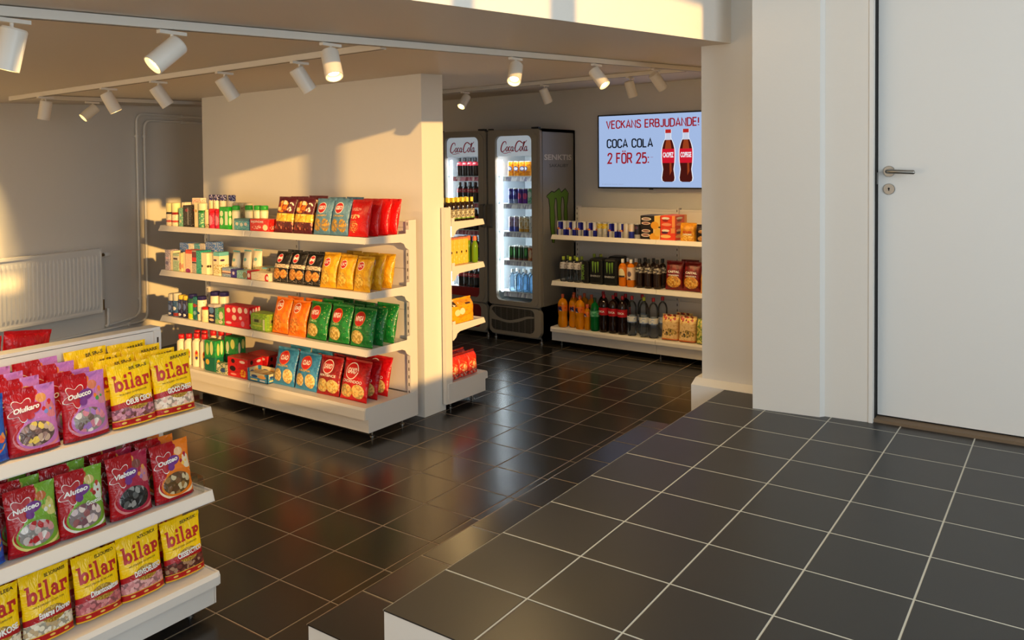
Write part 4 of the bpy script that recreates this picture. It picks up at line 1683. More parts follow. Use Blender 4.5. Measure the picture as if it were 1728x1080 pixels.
def candy_mat(name, side, window, accents):
    g = NG(name, rough=.25, bumpy=.45, spec=.38)
    g.base(side)
    g.paint(g.ell(.70, .80, .11, .07), accents[0])
    g.paint(g.ell(.86, .60, .1, .13), accents[1])
    g.paint(g.ell(.60, .90, .06, .05), accents[2])
    g.pieces(g.ell(.85, .56, .17, .2), 9, 11, accents, r=.42, off=3)
    # crimson flank on the left with a curved edge
    cur = g.ma('ADD', .42, g.ma('MULTIPLY', g.ma('SINE', g.ma('MULTIPLY', g.v, 5.2)), -.20))
    g.paint(g.ma('LESS_THAN', g.u, cur), CRIM)
    g.paint(g.inv(g.ma('MINIMUM', 1.0, g.ma('FLOOR', g.dist(.62, .27, .50, .235)))), tuple(v * .9 for v in side[:3]))
    g.pieces(g.ell(.52, .28, .36, .185), 8, 10, window, gap=tuple(v * .35 for v in window[0][:3]), r=.6, off=6)
    g.paint(g.mul(g.ell(.56, .26, .50, .245), g.inv(g.ell(.55, .285, .47, .228))), accents[1])
    g.paint(g.below(g.v, .055), rgb(140, 14, 28))
    return g.done()


def candy_bag(key, side, window, accents, word, fill2, seed, extra=None):
    b = Bag(.158, .208, .058, 'pouch', seed, .003)
    rf = lambda a: 0.86 + .24 * math.cos(5 * a + 2.4)
    L = [(disc2d(-.030, .140, .041, .036, 40, rf, 3, .2), WHITE_INK), (disc2d(-.030, .140, .0385, .0335, 40, rf, 3, .2), CLOGO),
         (disc2d(.002, .140, .026, .017, 20, None, 3, .2), fill2), (disc2d(-.010, .118, .013, .012, 16), fill2),
         (fit(text2d(word, .05), -.058, .020, .131, .016, .15, .10), WHITE_INK)]
    if extra:
        L.append((fit(text2d(extra, .03), .006, .062, .088, .013, .2, .06), WHITE_INK))
    proto(key, 'sweets_bag', 'sweets bag', b.mesh('sweets_bag', candy_mat('sweets_print_' + key, side, window, accents)), [('lettering', b.wrap('lettering', L), None)])


LIL = rgb(192, 118, 190)
candy_bag('c1', LIL, [rgb(150, 120, 112), rgb(120, 92, 88), rgb(196, 170, 150), rgb(226, 196, 90)], [rgb(220, 150, 80), rgb(206, 120, 130), rgb(200, 40, 40), rgb(120, 140, 210)], 'Olulkaro', CLOGO, 31)
candy_bag('c2', LIL, [rgb(222, 214, 210), rgb(110, 90, 84), rgb(206, 130, 150), rgb(160, 120, 190)], [rgb(206, 120, 90), rgb(196, 130, 150), rgb(224, 120, 50), rgb(70, 150, 70)], 'Oulucco', PURP, 32)
GRN = rgb(122, 170, 52)
candy_bag('c3', GRN, [rgb(222, 216, 208), rgb(196, 186, 180), rgb(214, 150, 150), rgb(180, 40, 44)], [rgb(196, 110, 60), rgb(214, 206, 120), rgb(196, 180, 90), rgb(230, 226, 214)], 'Nuticeo', PURP, 33)
candy_bag('c4', GRN, [rgb(210, 190, 190), rgb(150, 90, 90), rgb(226, 206, 196), rgb(120, 80, 90)], [rgb(214, 190, 120), rgb(220, 222, 210), rgb(190, 70, 50), rgb(160, 40, 40)], 'Aluteo', PURP, 34, 'Gouttes')
candy_bag('c5', rgb(170, 34, 66), [rgb(60, 62, 62), rgb(90, 92, 90), rgb(40, 40, 42), rgb(150, 150, 146)], [rgb(130, 70, 60), rgb(206, 130, 130), rgb(220, 150, 70), rgb(160, 120, 170)], 'Vlebteo', PURP, 35)
candy_bag('c6', rgb(236, 126, 28), [rgb(150, 112, 60), rgb(120, 84, 50), rgb(206, 190, 150), rgb(96, 66, 40)], [rgb(236, 190, 140), rgb(232, 214, 180), rgb(170, 20, 50), rgb(240, 196, 90)], 'Outteo', PURP, 36)


def blue_mat():
    g = NG('blue_sweets_print', rough=.26, bumpy=.5)
    g.base(rgb(26, 84, 176))
    g.pieces(g.ell(.5, .32, .46, .24), 7, 9, [rgb(222, 180, 110), rgb(196, 140, 80), rgb(206, 90, 60)], r=.55)
    g.paint(g.ell(.4, .72, .4, .12), rgb(60, 130, 214))
    g.paint(g.band(.03, .1), rgb(20, 60, 150))
    return g.done()


bb = Bag(.15, .20, .06, 'pouch', 41)
proto('bl', 'sweets_bag', 'sweets bag', bb.mesh('sweets_bag', blue_mat()), [])

# rows: shelf z, [(key, y, words)], rows behind
SX = -2.708
SW = [
    (.786, 4, [('bl', 1.075, 'blue sweets bag cut off by the photo edge, top shelf of the low shelving'), ('c1', 1.222, 'lilac and crimson sweets bag lettered Olulkaro'), ('c2', 1.386, 'lilac and crimson sweets bag lettered Oulucco'),
               ('b1', 1.552, 'yellow bilar bag of pinkish sweets, top shelf'), ('b2', 1.712, 'yellow bilar bag of cream sweets at the right end, top shelf')]),
    (.472, 3, [('bl', 1.060, 'blue sweets bag cut off by the photo edge, middle shelf of the low shelving'), ('c3', 1.218, 'green and crimson sweets bag lettered Nuticeo'), ('c4', 1.372, 'green and crimson sweets bag lettered Aluteo'),
               ('c5', 1.536, 'crimson sweets bag with black liquorice lettered Vlebteo'), ('c6', 1.700, 'orange and crimson sweets bag lettered Outteo')]),
    (.174, 3, [('b3', 1.098, 'yellow bilar bag cut off by the photo edge, lowest shelf'), ('b4', 1.256, 'yellow bilar bag of whitish sweets, lowest shelf, lettered Esserse'), ('b5', 1.414, 'yellow bilar bag of pink sweets, lowest shelf, lettered Ditentoxeittes'),
               ('b6', 1.578, 'yellow bilar bag of rosy sweets, lowest shelf, lettered DEIVEOEUISSO'), ('b7', 1.738, 'yellow bilar bag of dark sweets at the right end, lowest shelf')]),
]
for z, deep, items in SW:
    for key, y, words in items:
        for r in range(deep):
            lab = words if r == 0 else '%s %s' % (('directly behind', 'two places behind', 'last in the row behind')[r - 1], words)
            lab = ' '.join(lab.replace(' cut off by the photo edge', ' at the photo edge' if r else ' cut off by the photo edge').split()[:16])
            yy = y + random.uniform(-.004, .004) + (r * -.012 if r else 0)
            place(key, (SX - r * (.068 if z > .3 else .074), yy, z + .001), lab, 'sweets bags on the low foreground shelving', 90 + random.uniform(-2, 2), 9 + random.uniform(-.7, .7) + r * .8, random.uniform(-1, 1), (.98 if r == 0 else .95, .92, random.uniform(.97, 1.02) + (.045 * r if z > .6 else .02 * r)))
# crisps lying at the back of the low shelving
for i, (x, y, rzz, de) in enumerate(((-3.19, 1.08, -78, 'red crisps bag at the photo edge behind the low shelving'), (-3.24, 1.26, -100, 'red crisps bag leaning behind the low shelving, right of another'),
                                     (-3.26, 1.42, -86, 'rightmost red crisps bag behind the low shelving'))):
    place('red2', (x, y, .806), de, 'red crisps behind the low shelving', rzz, 4, random.uniform(-8, 4), (.78, .7, 1.16 - .05 * i))


# ------------------------------------------------------------------ boxes, tubes, bottles, cans
CREAM = rgb(240, 224, 190)


def print_mat(name, base, *ops, rough=.4):
    """packaging print. ops: ('band',v0,v1,col) ('ell',cu,cv,ru,rv,col) ('rect',u0,u1,v0,v1,col) ('fleck',scale,th,col[,v0,v1]) ('bits',cu,cv,ru,rv,[cols])"""
    g = NG(name, rough=rough)
    g.base(base)
    for o in ops:
        if o[0] == 'band':
            g.paint(g.band(o[1], o[2]), o[3])
        elif o[0] == 'ell':
            g.paint(g.ell(*o[1:5]), o[5])
        elif o[0] == 'rect':
            g.paint(g.rect(*o[1:5]), o[5])
        elif o[0] == 'fleck':
            k = g.noise(o[1], o[1] * 1.6, o[2], len(o), 2)
            if len(o) > 4:
                k = g.mul(k, g.band(o[4], o[5]))
            g.paint(k, o[3])
        elif o[0] == 'bits':
            g.pieces(g.ell(*o[1:5]), 9, 12, o[5], r=.6)
    return g.done()


def box_proto(key, name, cat, w, d, h, m, kids=(), r=.003):
    b = MB().bbox(-w / 2, w / 2, 0, d, 0, h, r)
    proto(key, name, cat, fixn(b.mesh(name, m)), kids)


def lathe_proto(key, name, cat, prof, m, kids=(), seg=16, flat=1.0):
    """kids: (part name, profile, material, label)"""
    def mk(nm, pf, mm):
        b = MB().lathe(pf, seg, vmax=max(z for _, z in pf))
        b.v = [(x, y * flat, z) for x, y, z in b.v]
        return fixn(b.mesh(nm, mm, 45))
    proto(key, name, cat, mk(name, prof, m), [(k, mk(k, pf, mm), lab) for k, pf, mm, lab in kids])


def tube_profile(r, h):
    return [(0, 0), (r * .92, 0), (r, .005), (r, h - .006), (r * .9, h), (0, h)]


def cap_profile(r, z0, z1):
    return [(0, z0), (r * .96, z0), (r, z0 + .002), (r, z1 - .004), (r * .86, z1), (0, z1)]


NAVY = rgb(40, 36, 96)
CAPN = mat('navy_cap', NAVY, .35)
CAPC = mat('cream_cap', rgb(250, 236, 170), .4)
CAPR = mat('red_cap', rgb(196, 26, 36), .35)
CAPG = mat('green_cap', rgb(40, 160, 50), .4)
CAPCLR = mat('clear_grey_cap', rgb(216, 210, 192), .2)
CAPY = mat('yellow_cap', rgb(226, 190, 60), .35)
CAPW = mat('white_cap', rgb(238, 236, 230), .4)
CAPO = mat('orange_cap', rgb(226, 100, 50), .4)


def capped(key, name, cat, r, h, hb, m, capm, capr=.95, flat=1.0, caplab=None):
    lathe_proto(key, name, cat, tube_profile(r, hb), m, [('cap', cap_profile(r * capr, hb + .0005, h), capm, caplab)], 16, flat)


def spread_front(items, z, y0, where, group):
    pass


T_PACK = 'toiletries on the long shelving'
# top shelf -------------------------------------------------------------
z = 1.245
PY = 3.575
capped('shampoo_dark', 'shampoo_bottle', 'bottle', .036, .175, .105, print_mat('shampoo_cream_black', CREAM, ('fleck', 9, .6, rgb(214, 170, 130)), ('band', .86, 1.1, rgb(36, 26, 30)), ('band', .28, .42, rgb(190, 70, 60))), CAPC, 1.0, .8)
capped('shampoo_red', 'shampoo_bottle', 'bottle', .038, .178, .105, print_mat('shampoo_cream_red', CREAM, ('fleck', 9, .6, rgb(236, 190, 150)), ('band', .84, 1.1, rgb(150, 24, 26)), ('band', .28, .42, rgb(200, 70, 56))), CAPC, 1.0, .8)
box_proto('ivory', 'soap_carton', 'carton', .044, .07, .180, print_mat('ivory_carton', rgb(244, 228, 200), ('fleck', 8, .66, rgb(226, 180, 140)), ('band', .0, .06, rgb(226, 190, 110))))
box_proto('tealc', 'cream_carton', 'carton', .050, .06, .142, print_mat('teal_carton', rgb(96, 168, 140), ('fleck', 10, .58, rgb(190, 210, 160)), ('ell', .5, .62, .22, .08, rgb(226, 222, 170)), ('ell', .5, .3, .22, .08, rgb(226, 222, 170))))
box_proto('blackc', 'hair_dye_carton', 'carton', .105, .07, .162, print_mat('black_carton', rgb(22, 16, 18), ('fleck', 12, .62, rgb(120, 110, 110)), ('ell', .5, .78, .22, .08, rgb(150, 30, 50)), ('rect', .56, .66, .1, .9, rgb(150, 150, 150))))
box_proto('cardc', 'hair_dye_carton', 'carton', .108, .05, .215, print_mat('white_red_carton', rgb(248, 226, 200), ('fleck', 16, .56, rgb(222, 96, 70), .8, .95)))
box_proto('ivory2', 'soap_carton', 'carton', .050, .07, .184, print_mat('ivory_gold_carton', rgb(250, 232, 190), ('ell', .45, .66, .22, .06, rgb(200, 150, 40)), ('rect', .3, .4, .2, .5, rgb(236, 190, 130))))
capped('green_shampoo', 'shampoo_bottle', 'bottle', .0365, .182, .128, print_mat('shampoo_green', rgb(70, 150, 110), ('fleck', 9, .56, rgb(190, 220, 170)), ('band', .86, 1.1, rgb(20, 120, 50))), mat('pale_cream_cap', rgb(240, 232, 190), .4), 1.0, .8)
capped('spotted', 'shampoo_bottle', 'bottle', .024, .134, .12, print_mat('shampoo_spotted', rgb(236, 206, 160), ('fleck', 16, .5, rgb(40, 30, 28), 0, .25)), CAPC, .9)
capped('pink_bottle', 'shower_gel', 'bottle', .0355, .142, .120, print_mat('shower_gel_pink', rgb(206, 24, 66), ('fleck', 9, .6, rgb(226, 90, 120)), ('ell', .5, .5, .1, .30, rgb(236, 130, 150)), ('band', .9, 1.1, rgb(220, 20, 40))), mat('crimson_cap', rgb(214, 22, 46), .35), 1.0, .8)
box_proto('green_pack', 'wipes_pack', 'pack', .106, .06, .160, print_mat('green_white_pack', rgb(30, 170, 40), ('fleck', 8, .6, rgb(20, 120, 40)), ('ell', .25, .7, .18, .13, rgb(226, 236, 190)), ('ell', .25, .36, .18, .18, rgb(226, 236, 190)), ('rect', .62, .92, .2, .8, rgb(230, 236, 200))))
capped('mint', 'lotion_bottle', 'bottle', .030, .170, .138, print_mat('lotion_cream_green', rgb(246, 234, 196), ('fleck', 7, .68, rgb(214, 210, 160)), ('band', .93, 1.1, rgb(200, 210, 160))), CAPG, .98, .9)
box_proto('teal_cube', 'tissue_box', 'box', .165, .09, .082, print_mat('teal_box', rgb(70, 156, 170), ('fleck', 10, .56, rgb(150, 200, 190)), ('ell', .2, .55, .1, .14, rgb(230, 226, 196)), ('ell', .5, .5, .1, .16, rgb(220, 220, 200)), ('ell', .78, .55, .1, .14, rgb(226, 206, 190)), ('band', .82, 1.0, rgb(80, 130, 136))))
redc = print_mat('red_carton', rgb(224, 32, 26), ('fleck', 8, .62, rgb(244, 110, 90)), ('ell', .82, .34, .13, .24, rgb(244, 232, 180)), ('bits', .35, .35, .25, .2, [rgb(240, 170, 150), rgb(220, 60, 50), rgb(250, 220, 200)]))
box_proto('red_carton', 'tea_carton', 'carton', .200, .10, .084, redc)
v, f = fit(text2d('BAJOFHOMIK', .03), -.085, .05, .060, .014)
mb = MB()
mb.add([(x, -.0012, zz) for x, zz in v], f)
PROTO['red_carton'][3].append(('lettering', mb.mesh('lettering', WHITE_INK), None))

for key, x, dy, lab in (
        ('shampoo_dark', -5.714, .03, 'cream shampoo bottle with dark collar, leftmost on the top shelf'),
        ('shampoo_red', -5.638, .03, 'cream shampoo bottle with red collar, second on the top shelf'),
        ('ivory', -5.576, .05, 'narrow ivory carton beside the red-collared shampoo, top shelf'),
        ('tealc', -5.537, .0, 'small teal carton left of the black carton, top shelf'),
        ('blackc', -5.454, .0, 'black hair-dye carton on the top shelf'),
        ('cardc', -5.452, .078, 'tall white and red carton behind the black carton'),
        ('ivory2', -5.369, .02, 'tall ivory carton with gold mark, right of the black carton'),
        ('green_shampoo', -5.300, .03, 'green shampoo bottle with cream cap, top shelf'),
        ('spotted', -5.238, .03, 'beige bottle with spotted foot, top shelf'),
        ('pink_bottle', -5.174, .03, 'left of the two crimson shower gel bottles'),
        ('pink_bottle', -5.102, .03, 'right of the two crimson shower gel bottles'),
        ('green_pack', -5.010, .0, 'bright green pack with pale labels on the top shelf'),
        ('mint', -4.922, .04, 'leftmost of four cream lotion bottles with green caps'),
        ('mint', -4.856, .10, 'second from left of four cream lotion bottles with green caps'),
        ('mint', -4.790, .125, 'third from left of four cream lotion bottles with green caps'),
        ('mint', -4.725, .13, 'rightmost of four cream lotion bottles with green caps'),
        ('teal_cube', -4.812, .0, 'low teal box in front of the lotion bottles'),
        ('red_carton', -4.618, .0, 'low red carton lettered in white, left of the popcorn bags')):
    place(key, (x, PY + dy, z + .001), lab, T_PACK)
capped('navy_tube', 'lotion_bottle', 'bottle', .027, .238, .195, print_mat('lotion_plain_cream', rgb(240, 230, 196), ('fleck', 7, .66, rgb(214, 196, 150))), print_mat('navy_dotted_cap', NAVY, ('fleck', 14, .56, rgb(190, 186, 220))), 1.0)
for i, x in enumerate((-5.36, -5.305, -5.225, -5.125)):
    place('navy_tube', (x, PY + .155, z + .001), ['leftmost', 'second from left', 'third from left', 'rightmost'][i] + ' of four cream bottles with navy caps, back of top shelf', T_PACK)
capped('pale_tube', 'lotion_bottle', 'bottle', .030, .184, .150, print_mat('lotion_pale', rgb(232, 214, 180), ('fleck', 9, .6, rgb(206, 180, 150))), mat('beige_cap', rgb(216, 200, 166), .4), 1.0)
for i, x in enumerate((-5.06, -4.995, -4.93)):
    place('pale_tube', (x, PY + .155, z + .001), ['left', 'middle', 'right'][i] + ' of three pale bottles behind the bright green pack', T_PACK)

# second shelf ----------------------------------------------------------
z = .905
box_proto('lilac', 'pad_pack', 'pack', .054, .08, .156, print_mat('lilac_pack', rgb(196, 184, 196), ('fleck', 9, .52, rgb(140, 126, 150)), ('ell', .5, .36, .35, .09, rgb(110, 104, 140)), ('ell', .5, .60, .35, .05, rgb(226, 180, 190))))
box_proto('creamp', 'cream_tube_pack', 'pack', .042, .06, .150, print_mat('cream_pack', rgb(244, 226, 186), ('fleck', 8, .66, rgb(226, 196, 140))))
box_proto('sage', 'pad_pack', 'pack', .076, .07, .136, print_mat('sage_pack', rgb(150, 180, 150), ('fleck', 9, .55, rgb(196, 206, 180)), ('band', .60, .86, rgb(214, 210, 186)), ('rect', .1, .8, .64, .74, rgb(60, 30, 50))))
box_proto('peach', 'pad_pack', 'pack', .034, .06, .142, print_mat('peach_pack', rgb(226, 206, 150), ('ell', .5, .3, .5, .18, rgb(206, 130, 110)), ('fleck', 9, .6, rgb(190, 180, 120))))
box_proto('rose', 'pad_pack', 'pack', .079, .08, .169, print_mat('rose_pack', rgb(244, 200, 170), ('fleck', 8, .6, rgb(240, 226, 200)), ('band', .84, 1.0, rgb(222, 70, 50)), ('ell', .4, .08, .4, .10, rgb(150, 30, 110))))
box_proto('greyred', 'pad_pack', 'pack', .052, .08, .168, print_mat('greyred_pack', rgb(176, 160, 150), ('fleck', 10, .55, rgb(210, 190, 170)), ('band', .52, .70, rgb(222, 40, 36)), ('band', .70, .95, rgb(110, 40, 52)), ('band', .44, .5, rgb(30, 26, 50))))
box_proto('tealp', 'pad_pack', 'pack', .060, .09, .170, print_mat('teal_pack', rgb(20, 150, 134), ('fleck', 8, .56, rgb(100, 190, 170)), ('ell', .5, .45, .3, .2, rgb(60, 170, 150))))
box_proto('ivoryp', 'cream_tube_pack', 'pack', .070, .07, .158, print_mat('ivory_dot_pack', rgb(246, 230, 190), ('fleck', 7, .68, rgb(232, 206, 150)), ('ell', .14, .38, .16, .06, rgb(70, 50, 30))))
box_proto('goldp', 'pad_pack', 'pack', .075, .08, .170, print_mat('gold_pack', rgb(244, 230, 190), ('fleck', 9, .52, rgb(190, 160, 60), .1, .5), ('band', .84, 1.0, rgb(110, 190, 190)), ('ell', .3, .66, .25, .045, rgb(70, 24, 80))))


def loz_mesh():
    b = Bag(.086, .178, .05, 'pillow', 51, .002)
    return b


lz = loz_mesh()
proto('loz', 'cotton_pad_bag', 'pack', lz.mesh('cotton_pad_bag', print_mat('cotton_bag', rgb(246, 234, 206), ('fleck', 9, .52, rgb(206, 180, 110), .05, .4), ('ell', .5, .62, .2, .065, rgb(110, 186, 186)), ('ell', .3, .14, .2, .05, rgb(80, 50, 100)), ('band', .94, 1.01, rgb(120, 190, 190)))), [])
box_proto('bluestripe', 'plaster_box', 'box', .096, .07, .066, print_mat('blue_stripe_box', rgb(110, 140, 180), ('fleck', 9, .55, rgb(190, 196, 200)), ('band', .34, .66, rgb(236, 190, 160)), ('band', .36, .46, rgb(60, 24, 60))))
box_proto('navyb', 'plaster_box', 'box', .066, .07, .060, print_mat('navy_box', rgb(34, 30, 130), ('ell', .5, .55, .2, .2, rgb(220, 210, 220)), ('fleck', 8, .6, rgb(110, 60, 150))))
box_proto('tealb2', 'plaster_box', 'box', .112, .08, .057, print_mat('teal_low_box', rgb(110, 176, 170), ('fleck', 9, .54, rgb(190, 214, 206)), ('ell', .8, .5, .2, .4, rgb(140, 130, 90))))
box_proto('redb', 'plaster_box', 'box', .040, .08, .063, print_mat('red_low_box', rgb(200, 30, 40), ('ell', .5, .45, .35, .25, rgb(240, 224, 214))))
box_proto('creamb', 'sweet_box', 'box', .190, .09, .056, print_mat('cream_low_box', rgb(244, 226, 190), ('fleck', 7, .62, rgb(226, 190, 150)), ('ell', .90, .4, .12, .5, rgb(206, 24, 36)), ('ell', .92, .42, .06, .25, rgb(244, 226, 216))))
for k, col, nm in (('bk_blue', rgb(60, 110, 190), 'blue'), ('bk_white', rgb(240, 226, 200), 'white'), ('bk_teal', rgb(40, 150, 170), 'turquoise'), ('bk_grey', rgb(206, 196, 180), 'grey')):
    box_proto(k, 'pad_pack', 'pack', .068 if k != 'bk_blue' else .112, .08, .205, print_mat('back_pack_' + nm, rgb(210, 206, 200), ('band', .62, 1.0, col), ('fleck', 10, .56, rgb(226, 226, 226), .6, 1.0), ('fleck', 10, .6, rgb(120, 130, 160), .6, 1.0)))
for key, x, dy, lab in (
        ('lilac', -5.725, 0, 'lilac-grey pad pack, leftmost on the second shelf'), ('creamp', -5.673, .01, 'narrow cream pack right of the lilac-grey pack'),
        ('sage', -5.611, 0, 'sage green pad pack with dark label, second shelf'), ('peach', -5.552, .0, 'narrow peach pack right of the sage pack'),
        ('creamp', -5.510, .01, 'narrow cream pack left of the rose pack'), ('rose', -5.447, 0, 'rose pack with red top and purple foot, second shelf'),
        ('greyred', -5.380, 0, 'grey pack with red band left of the teal pack'), ('tealp', -5.322, 0, 'teal pad pack in the middle of the second shelf'),
        ('ivoryp', -5.254, .0, 'left of two ivory packs right of the teal pack'), ('ivoryp', -5.182, .02, 'right of two ivory packs right of the teal pack'),
        ('goldp', -5.106, 0, 'ivory and gold pack with turquoise top, second shelf')):
    place(key, (x, PY + dy, z + .001), lab, T_PACK)
for i, (x, dy) in enumerate(((-5.020, .10), (-4.946, .14), (-4.868, .17))):
    place('loz', (x, PY + dy, z + .001), ['left', 'middle', 'right'][i] + ' of three cotton pad bags with turquoise dot', T_PACK, random.uniform(-6, 6), 4, 0, (1, 1, 1.0 + .03 * i))
for key, x, lab in (('bluestripe', -4.995, 'low blue and pink striped box in front of the cotton pad bags'), ('navyb', -4.911, 'small navy box right of the striped box'),
                    ('tealb2', -4.819, 'low teal box between the navy box and the red box'), ('redb', -4.740, 'small red box left of the cream box'),
                    ('creamb', -4.622, 'low cream box with red corner left of the black crisps')):
    place(key, (x, PY, z + .001), lab, T_PACK)
for key, x, s, lab in (('bk_blue', -5.672, .99, 'blue topped tall pack at the back left of the second shelf'), ('bk_white', -5.578, .98, 'white topped tall pack at the back of the second shelf'),
                       ('bk_teal', -5.506, 1.0, 'turquoise topped tall pack at the back of the second shelf'), ('bk_grey', -5.434, 1.02, 'grey topped tall pack at the back of the second shelf'),
                       ('bk_blue', -5.340, 1.10, 'tallest blue topped pack at the back of the second shelf')):
    place(key, (x, PY + .11, z + .001), lab, T_PACK, 0, 0, 0, (1, 1, s))
box_proto('film', 'film_wrapped_pack', 'pack', .15, .11, .052, print_mat('film_wrapped_print', rgb(190, 176, 130), ('fleck', 9, .55, rgb(226, 214, 176)), ('ell', .7, .97, .2, .1, rgb(120, 190, 210))))
for i, (x, dy) in enumerate(((-4.752, .12), (-4.598, .13))):
    place('film', (x, PY + dy, z + .001), ('left', 'right')[i] + ' of two film wrapped beige packs at the back of the second shelf', T_PACK, 0, 0, 0, (1, 1, 1.35))

# third shelf -----------------------------------------------------------
z = .555
lathe_proto('navy_clear', 'deodorant_can', 'bottle', tube_profile(.032, .115), print_mat('deo_navy', rgb(34, 46, 96), ('fleck', 8, .55, rgb(70, 110, 160)), ('ell', .5, .16, .1, .08, rgb(226, 224, 230)), ('ell', .5, .55, .1, .2, rgb(110, 130, 180))), [('cap', cap_profile(.030, .1155, .168), CAPCLR, 'clear cap')])
lathe_proto('navy_clear2', 'deodorant_can', 'bottle', tube_profile(.034, .12), print_mat('deo_blue_red', rgb(36, 74, 120), ('fleck', 8, .55, rgb(60, 110, 170)), ('ell', .5, .52, .1, .12, rgb(220, 222, 226)), ('band', .04, .24, rgb(150, 50, 44))), [('cap', cap_profile(.031, .1205, .178), CAPCLR, 'clear cap')])
lathe_proto('navy_gold', 'deodorant_can', 'bottle', tube_profile(.030, .135), print_mat('deo_dark_navy', rgb(26, 24, 66), ('fleck', 8, .56, rgb(60, 70, 120)), ('ell', .5, .16, .1, .08, rgb(230, 228, 232)), ('ell', .5, .62, .1, .2, rgb(90, 110, 170))), [('cap', cap_profile(.027, .1355, .168), CAPY, 'yellow cap')])
lathe_proto('lime', 'deodorant_can', 'bottle', tube_profile(.035, .155), print_mat('deo_lime', rgb(110, 200, 50), ('rect', .3, .7, .3, .75, rgb(90, 196, 60)), ('band', .78, 1.1, rgb(20, 80, 60)), ('ell', .5, .16, .14, .12, rgb(236, 206, 20)), ('band', 0, .06, rgb(220, 220, 100))), [('cap', cap_profile(.032, .1555, .185), CAPN, 'navy cap')])
box_proto('tealn', 'toothpaste_carton', 'carton', .044, .05, .172, print_mat('dark_teal_carton', rgb(24, 92, 104), ('fleck', 8, .54, rgb(60, 150, 150)), ('ell', .5, .3, .4, .08, rgb(150, 190, 190)), ('ell', .5, .62, .5, .08, rgb(180, 60, 50))))
lathe_proto('ivory_navy', 'lotion_bottle', 'bottle', tube_profile(.034, .152), print_mat('lotion_ivory_blue', rgb(244, 232, 206), ('fleck', 8, .62, rgb(220, 180, 140)), ('ell', .45, .38, .12, .07, rgb(40, 90, 130))), [('cap', cap_profile(.032, .1525, .180), CAPN, 'navy cap')])
lathe_proto('ivory_tall', 'lotion_bottle', 'bottle', tube_profile(.036, .180), print_mat('lotion_ivory_plain', rgb(246, 228, 196), ('fleck', 8, .66, rgb(226, 190, 150))), [('cap', cap_profile(.036, .1805, .212), CAPN, 'navy cap')])
lathe_proto('beige_small', 'hand_cream', 'bottle', tube_profile(.038, .092), print_mat('hand_cream_beige', rgb(244, 222, 170), ('fleck', 8, .62, rgb(226, 190, 130)), ('ell', .42, .35, .06, .2, rgb(206, 120, 110))), [('cap', cap_profile(.036, .0925, .110), CAPR, 'red cap')])
box_proto('navy_box', 'razor_box', 'box', .078, .06, .134, print_mat('navy_oval_box', rgb(30, 26, 62), ('ell', .5, .70, .36, .17, rgb(90, 130, 180)), ('ell', .5, .40, .36, .06, rgb(226, 200, 180)), ('ell', .5, .18, .36, .07, rgb(230, 200, 160)), ('band', .86, 1, rgb(200, 190, 190))))
box_proto('teal_slim', 'cream_carton', 'carton', .038, .06, .114, print_mat('teal_slim_carton', rgb(40, 150, 130), ('fleck', 8, .56, rgb(170, 210, 150)), ('band', 0, .3, rgb(150, 180, 110))))
box_proto('green_wht', 'cream_carton', 'carton', .066, .06, .119, print_mat('green_white_carton', rgb(90, 160, 60), ('ell', .5, .55, .38, .25, rgb(236, 226, 196)), ('ell', .4, .16, .38, .12, rgb(230, 216, 180)), ('fleck', 8, .62, rgb(50, 90, 40))))
box_proto('green_top', 'herb_pack', 'pack', .22, .12, .075, print_mat('green_leaf_pack', rgb(60, 130, 50), ('fleck', 9, .5, rgb(150, 190, 120)), ('fleck', 14, .6, rgb(30, 90, 36))))
box_proto('big_red', 'biscuit_box', 'box', .274, .10, .150, print_mat('big_red_box', rgb(214, 20, 40), ('fleck', 6, .6, rgb(190, 14, 30)), ('ell', .17, .76, .08, .11, rgb(244, 214, 196)), ('ell', .40, .80, .08, .13, rgb(244, 214, 196)), ('ell', .64, .82, .09, .14, rgb(244, 224, 200)), ('ell', .88, .84, .07, .13, rgb(244, 214, 196)), ('ell', .40, .44, .09, .13, rgb(236, 206, 180)), ('ell', .17, .17, .12, .06, rgb(222, 190, 196)), ('ell', .75, .2, .07, .13, rgb(214, 120, 150)), ('ell', .66, .46, .06, .09, rgb(240, 200, 200))))
box_proto('green_bag', 'snack_multipack', 'pack', .195, .11, .120, print_mat('green_multipack', rgb(120, 160, 40), ('fleck', 7, .54, rgb(150, 180, 60)), ('rect', .15, .65, .48, .68, rgb(150, 150, 90)), ('rect', .25, .5, .5, .66, rgb(50, 60, 30)), ('rect', .15, .65, .28, .34, rgb(190, 200, 70)), ('rect', .72, .82, .05, .7, rgb(206, 206, 170)), ('rect', .84, 1.0, 0, .8, rgb(166, 220, 30))), (), .012)
